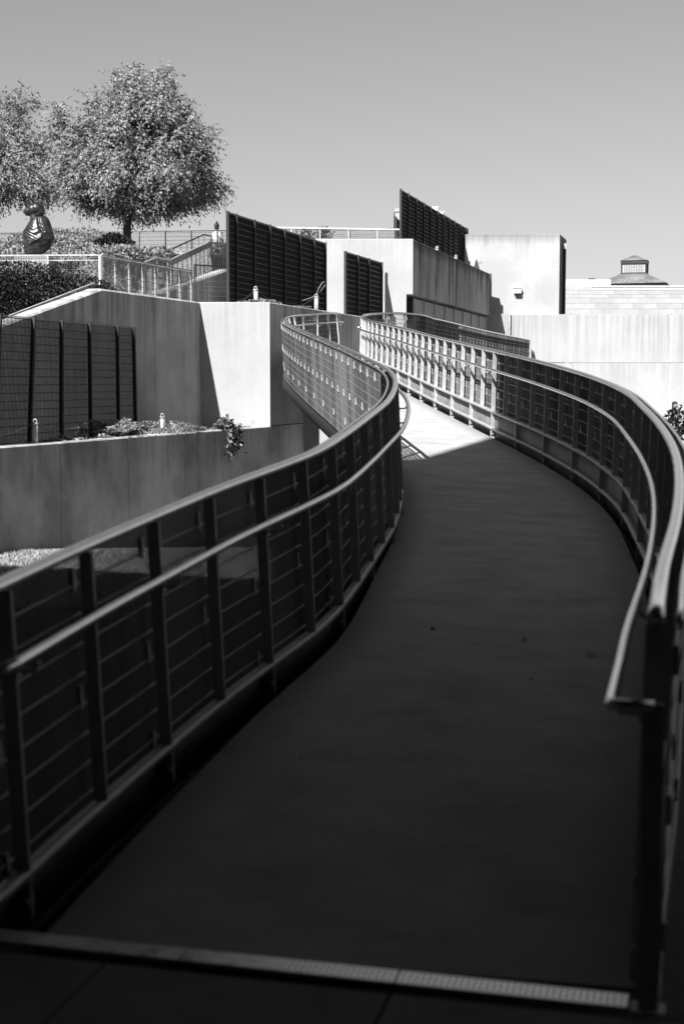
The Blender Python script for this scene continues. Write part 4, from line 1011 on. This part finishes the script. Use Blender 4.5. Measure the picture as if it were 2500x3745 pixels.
# ------------------------------------------------------------------ blended bodies: ellipsoids and capsules fused by a voxel remesh
def fused(name, parts, voxel, mat, parent=None, smooth=4, disp=None):
    bm = bmesh.new()
    for p in parts:
        if p[0] == 'e':
            _, c, r_, *rot = p
            M = Matrix.Translation(c) @ (rot[0] if rot else Matrix.Identity(4)) @ Matrix.Diagonal((*r_, 1))
            bmesh.ops.create_icosphere(bm, subdivisions=3, radius=1, matrix=M)
        else:
            _, a, b, ra, rb = p; a, b = Vector(a), Vector(b)
            for i in range(7):
                f = i / 6; bmesh.ops.create_icosphere(bm, subdivisions=2, radius=ra + (rb - ra) * f, matrix=Matrix.Translation(a.lerp(b, f)))
    me = bpy.data.meshes.new(name); bm.to_mesh(me); bm.free()
    o = bpy.data.objects.new(name, me); COL.objects.link(o)
    md = o.modifiers.new('r', 'REMESH'); md.mode = 'VOXEL'; md.voxel_size = voxel
    ms = o.modifiers.new('s', 'SMOOTH'); ms.iterations = smooth; ms.factor = .5
    if disp:
        tx = bpy.data.textures.new(name + '_relief', 'CLOUDS'); tx.noise_scale = disp[1]; tx.noise_depth = 3
        dm = o.modifiers.new('d', 'DISPLACE'); dm.texture = tx; dm.strength = disp[0]; dm.mid_level = .5
    dg = bpy.context.evaluated_depsgraph_get(); dg.update()
    m2 = bpy.data.meshes.new_from_object(o.evaluated_get(dg)); bpy.data.objects.remove(o); bpy.data.meshes.remove(me)
    m2.name = name; m2.materials.clear(); m2.materials.append(mat)
    m2.polygons.foreach_set('use_smooth', [True] * len(m2.polygons))
    return put(bpy.data.objects.new(name, m2), parent)
def bronze(name, lines):
    m, t, b = new_mat(name); b.inputs['Metallic'].default_value = .6; b.inputs['Roughness'].default_value = .36
    tc = N(t, 'ShaderNodeTexCoord'); n = N(t, 'ShaderNodeTexNoise', Scale=7.0, Detail=5.0); t.links.new(tc.outputs['Object'], n.inputs['Vector'])
    t.links.new(ramp(t, n.outputs[0], [(.3, .02), (.7, .08)]), b.inputs['Base Color'])
    if lines:
        wv = N(t, 'ShaderNodeTexWave', Scale=5.0, Distortion=14.0, Detail=3.0); wv.inputs['Detail Scale'].default_value = 1.6; wv.bands_direction = 'Z'
        t.links.new(tc.outputs['Object'], wv.inputs['Vector']); bp = N(t, 'ShaderNodeBump', Strength=0.4, Distance=.012)
        t.links.new(mul(t, wv.outputs[1], n.outputs[0], 'ADD'), bp.inputs['Height']); t.links.new(bp.outputs[0], b.inputs['Normal'])
    return m
K = .000883
def sx(u, v, y=0): return Vector(((u - 700) * K, y, (1700 - v) * K))
sbase = at(87.6, 588, 36.0)
stt = thing('bronze_statue', 'dark bronze statue of a wrapped figure with bowed head turned aside, on the hillside', 'statue', (sbase.x, 36, sbase.z))
OUT = [(565, 760, 900), (585, 660, 960), (620, 560, 1000), (700, 490, 1050), (800, 430, 1080), (900, 365, 1108), (1000, 305, 1132), (1100, 286, 1160), (1180, 288, 1180), (1240, 294, 1168), (1300, 300, 1135), (1400, 302, 1090), (1500, 310, 1015), (1600, 325, 880), (1660, 330, 760), (1700, 334, 725)]
vv = np.array([o_[0] for o_ in OUT], float); nz_, na = 90, 96
V = []
for i in range(nz_):
    v_ = 565 + (1700 - 565) * i / (nz_ - 1); a_, b_ = np.interp(v_, vv, [o_[1] for o_ in OUT]), np.interp(v_, vv, [o_[2] for o_ in OUT])
    cx_, hw_ = ((a_ + b_) / 2 - 700) * K, (b_ - a_) / 2 * K; z_ = (1700 - v_) * K; hd = min(hw_ * .72, .27)
    for k in range(na):
        t_ = 2 * math.pi * k / na; x_, y_ = math.cos(t_), math.sin(t_)
        f = 1.0; up_ = (v_ - 565) / 1135
        # the arm stands proud of the chest: a crease runs down from the collar, the forearm crosses below it
        cre = (x_ - (-.10 + .5 * min(1, max(0, (up_ - .05) / .35)))) if up_ < .42 else 9
        if y_ < 0: f -= .22 * math.exp(-(cre / .13) ** 2)
        fa = up_ - (.66 - .22 * (x_ + .2))
        if y_ < 0 and -.45 < x_ < .35: f += .14 * math.exp(-(fa / .05) ** 2)
        fold = math.sin(17 * z_ / .26 + 3.2 * math.sin(5 * t_ + 7 * z_) + 4 * x_) * .5 + math.sin(31 * z_ + 6 * math.sin(3 * t_ + 11 * z_)) * .5
        f += .03 * fold * min(1, max(0, (up_ - .1) / .15))
        V.append((cx_ + x_ * hw_ * (1 + (f - 1) * .5), y_ * hd * f, z_))
mb = MB(); mb.add(V, [(i * na + k, (i + 1) * na + k, (i + 1) * na + (k + 1) % na, i * na + (k + 1) % na) for i in range(nz_ - 1) for k in range(na)] + [tuple(range(na))], smooth=True)
mb.build('body', bronze('bronze_drapery', False), stt)
fused('head', [('e', sx(600, 390), (.165, .15, .155)), ('e', sx(470, 440, -.01), (.125, .105, .11)), ('c', sx(400, 450, -.01), sx(325, 472, -.01), .07, .025), ('e', sx(440, 520, -.01), (.08, .075, .05)), ('c', sx(640, 690), sx(590, 480), .12, .10)], .013, bronze('bronze_skin', False), stt, 8)
fused('hair', [('e', sx(690, 365), (.172, .165, .155)), ('e', sx(790, 455), (.11, .13, .13)), ('e', sx(740, 520), (.12, .12, .08))], .014, bronze('bronze_hair', False), stt, 8, (.02, .03))
plm = MB(); plm.box((-.1, 0, -.45), (.85, .7, .9)); plm.build('plinth', C_SHADE, stt)

SKIN = plain('skin', .20, .5, .06, 6); HAIR = plain('dark_hair', .012, .5, .3, 30)
def person(label, loc, rz, pose, dress, pants=None, hair='bun', cap=None, h=1.66):
    t = thing('person', label, 'person', loc, rz)
    s = h / 1.66; v = lambda x, y, z: Vector((x * s, y * s, z * s))
    P = [('e', v(0, -.01, 1.545), (.073 * s, .095 * s, .115 * s)), ('e', v(0, -.055, 1.50), (.055 * s, .055 * s, .06 * s)), ('e', v(0, -.10, 1.53), (.012, .02, .022)), ('c', v(0, .01, 1.46), v(0, .015, 1.36), .05 * s, .055 * s),
         ('e', v(0, .01, 1.25), (.165 * s, .10 * s, .16 * s)), ('e', v(0, .01, 1.07), (.135 * s, .09 * s, .16 * s)), ('e', v(0, .015, .90), (.17 * s, .115 * s, .14 * s))]
    for sg in (-1, 1):
        k = -.9 * s; P += [('e', v(sg * .074, -.01, 1.545), (.012, .02, .03)), ('c', v(sg * .085, .01, .86), v(sg * .09, -.01, .48), .082 * s, .055 * s), ('c', v(sg * .09, -.005, .48), v(sg * .09, .02, .08), .055 * s, .036 * s), ('c', v(sg * .09, .02, .045), v(sg * .10, -.13, .03), .038 * s, .028 * s)]
        sh, el, wr_ = pose[sg]
        S_, E_, W_ = v(sg * sh[0], sh[1], sh[2]), v(sg * el[0], el[1], el[2]), v(sg * wr_[0], wr_[1], wr_[2])
        P += [('c', S_, E_, .05 * s, .04 * s), ('c', E_, W_, .04 * s, .028 * s)]
        d = (W_ - E_).normalized(); sd_ = d.cross(Vector((0, 1, .01))).normalized(); P.append(('e', W_ + d * .05, (.03, .03, .045)))
        for f_ in range(4): a = W_ + d * .08 + sd_ * (f_ - 1.5) * .018; P.append(('c', a, a + d * (.065 - abs(f_ - 1.4) * .008) + Vector((0, -.012, 0)), .0085, .007))
        a = W_ + d * .03 + sd_ * .03; P.append(('c', a, a + d * .04 + sd_ * .02, .010, .008))
    fused('body', P, .0105, SKIN, t, 3)
    if dress is not None:
        mb = MB(); prof = [(1.37, .10, .07), (1.33, .17, .10), (1.22, .182, .12), (1.06, .152, .108), (.95, .185, .135), (.75, .235, .17), (.52, .27, .20)] if pants is None else [(1.38, .10, .075), (1.33, .185, .105), (1.2, .19, .125), (1.0, .175, .118), (.84, .195, .14)]
        pts = []
        n_ = 20
        V = [(math.cos(a) * rx * s * (1 + .03 * math.sin(5 * a + z * 9)), (math.sin(a) * ry + .01) * s, z * s) for z, rx, ry in prof for a in np.linspace(0, 2 * math.pi, n_, endpoint=False)]
        mb.add(V, [(i * n_ + k, i * n_ + (k + 1) % n_, (i + 1) * n_ + (k + 1) % n_, (i + 1) * n_ + k) for i in range(len(prof) - 1) for k in range(n_)], smooth=True)
        mb.build('dress' if pants is None else 'shirt', dress, t)
    if pants is not None:
        fused('trousers', [('e', v(0, .015, .90), (.185 * s, .13 * s, .14 * s))] + [('c', v(sg * .085, .01, .86), v(sg * .09, .01, .12), .096 * s, .062 * s) for sg in (-1, 1)], .015, pants, t, 2)
    H_ = [('e', v(0, .015, 1.60), (.088 * s, .112 * s, .088 * s)), ('e', v(0, .06, 1.53), (.075 * s, .06 * s, .085 * s))]
    if hair == 'bun': H_ += [('e', v(-.02, .035, 1.705), (.042, .042, .04))]
    fused('hair', H_, .012, HAIR, t, 2)
    return t
def patterned(name, a, b, scale):
    m, t, bs = new_mat(name); tc = N(t, 'ShaderNodeTexCoord'); vo = N(t, 'ShaderNodeTexNoise', Scale=scale, Detail=2.0); t.links.new(tc.outputs['Object'], vo.inputs['Vector'])
    t.links.new(ramp(t, vo.outputs[0], [(.36, a), (.41, b)]), bs.inputs['Base Color']); bs.inputs['Roughness'].default_value = .8
    return m
pw = at(497.5, 513, 52.0)
slab('upper_terrace', [(-14, 47.2), (-6.6, 47.2), (-5.4, 47.2), (BX - 2.2, 48.0), (BX - 2.2, 58), (-14, 58)], 5.90, .3, C_SHADE)
person('woman with a top bun and white patterned dress standing above the upper stair', (pw.x, 52, pw.z - 1.66), 2.75, {-1: ((.175, .01, 1.33), (.235, .03, 1.08), (.20, -.10, .90)), 1: ((.175, .01, 1.33), (.24, .04, 1.09), (.26, .0, .86))}, patterned('white_print_dress', .05, .72, 9), None, 'bun')
pr_ = at(1547, 922, 51.2)
person('man with cropped dark hair in a printed shirt behind the bush and white rails', (pr_.x, 51.2, pr_.z - 1.70), .55, {-1: ((.18, .01, 1.34), (.25, -.02, 1.08), (.16, -.22, 1.0)), 1: ((.18, .01, 1.34), (.25, -.02, 1.08), (.16, -.22, 1.02))}, patterned('dark_print_shirt', .03, .22, 11), plain('dark_trousers', .04, .8, .2, 10), 'short', h=1.70)

# ------------------------------------------------------------------ the building behind, which shades the foot of the ramp
bld = thing('entrance_building', 'tall concrete entrance building whose passage opens onto the foot of the ramp', 'building')
XE, YF = 0.98 - math.tan(SUN_AZ) * (15.86 - 3.2), 3.2
def bbox(x0, x1, y0, y1, z0, z1, nm):
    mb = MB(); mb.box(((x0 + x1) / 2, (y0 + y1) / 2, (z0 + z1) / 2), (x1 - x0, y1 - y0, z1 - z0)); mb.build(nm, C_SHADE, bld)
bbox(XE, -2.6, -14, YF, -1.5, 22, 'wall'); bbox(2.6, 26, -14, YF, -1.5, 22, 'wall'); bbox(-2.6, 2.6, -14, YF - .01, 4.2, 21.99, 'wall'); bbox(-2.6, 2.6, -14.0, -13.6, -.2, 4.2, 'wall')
bbox(-3.75, -3.4, YF + .004, 7.6, -1.5, 4.74, 'added_shade_wall')  # unseen wall added to keep sky light off the ground at left
bbox(-4.2, 4.4, YF + .005, 8.2, 4.75, 5.15, 'added_shade_canopy')  # unseen roof added to cut the sky light on the near ramp
mb = MB(); P = [(XE, YF), (-11.4, 5.7), (-30, 12.5), (-30, -14), (XE, -14)]
V = [(x, y, -1.5) for x, y in P] + [(x, y, 12.75) for x, y in P]
mb.add(V, [(0, 1, 2, 3, 4), (9, 8, 7, 6, 5)] + [(i, (i + 1) % 5, 5 + (i + 1) % 5, 5 + i) for i in range(5)]); mb.build('low_wing', C_SHADE, bld)
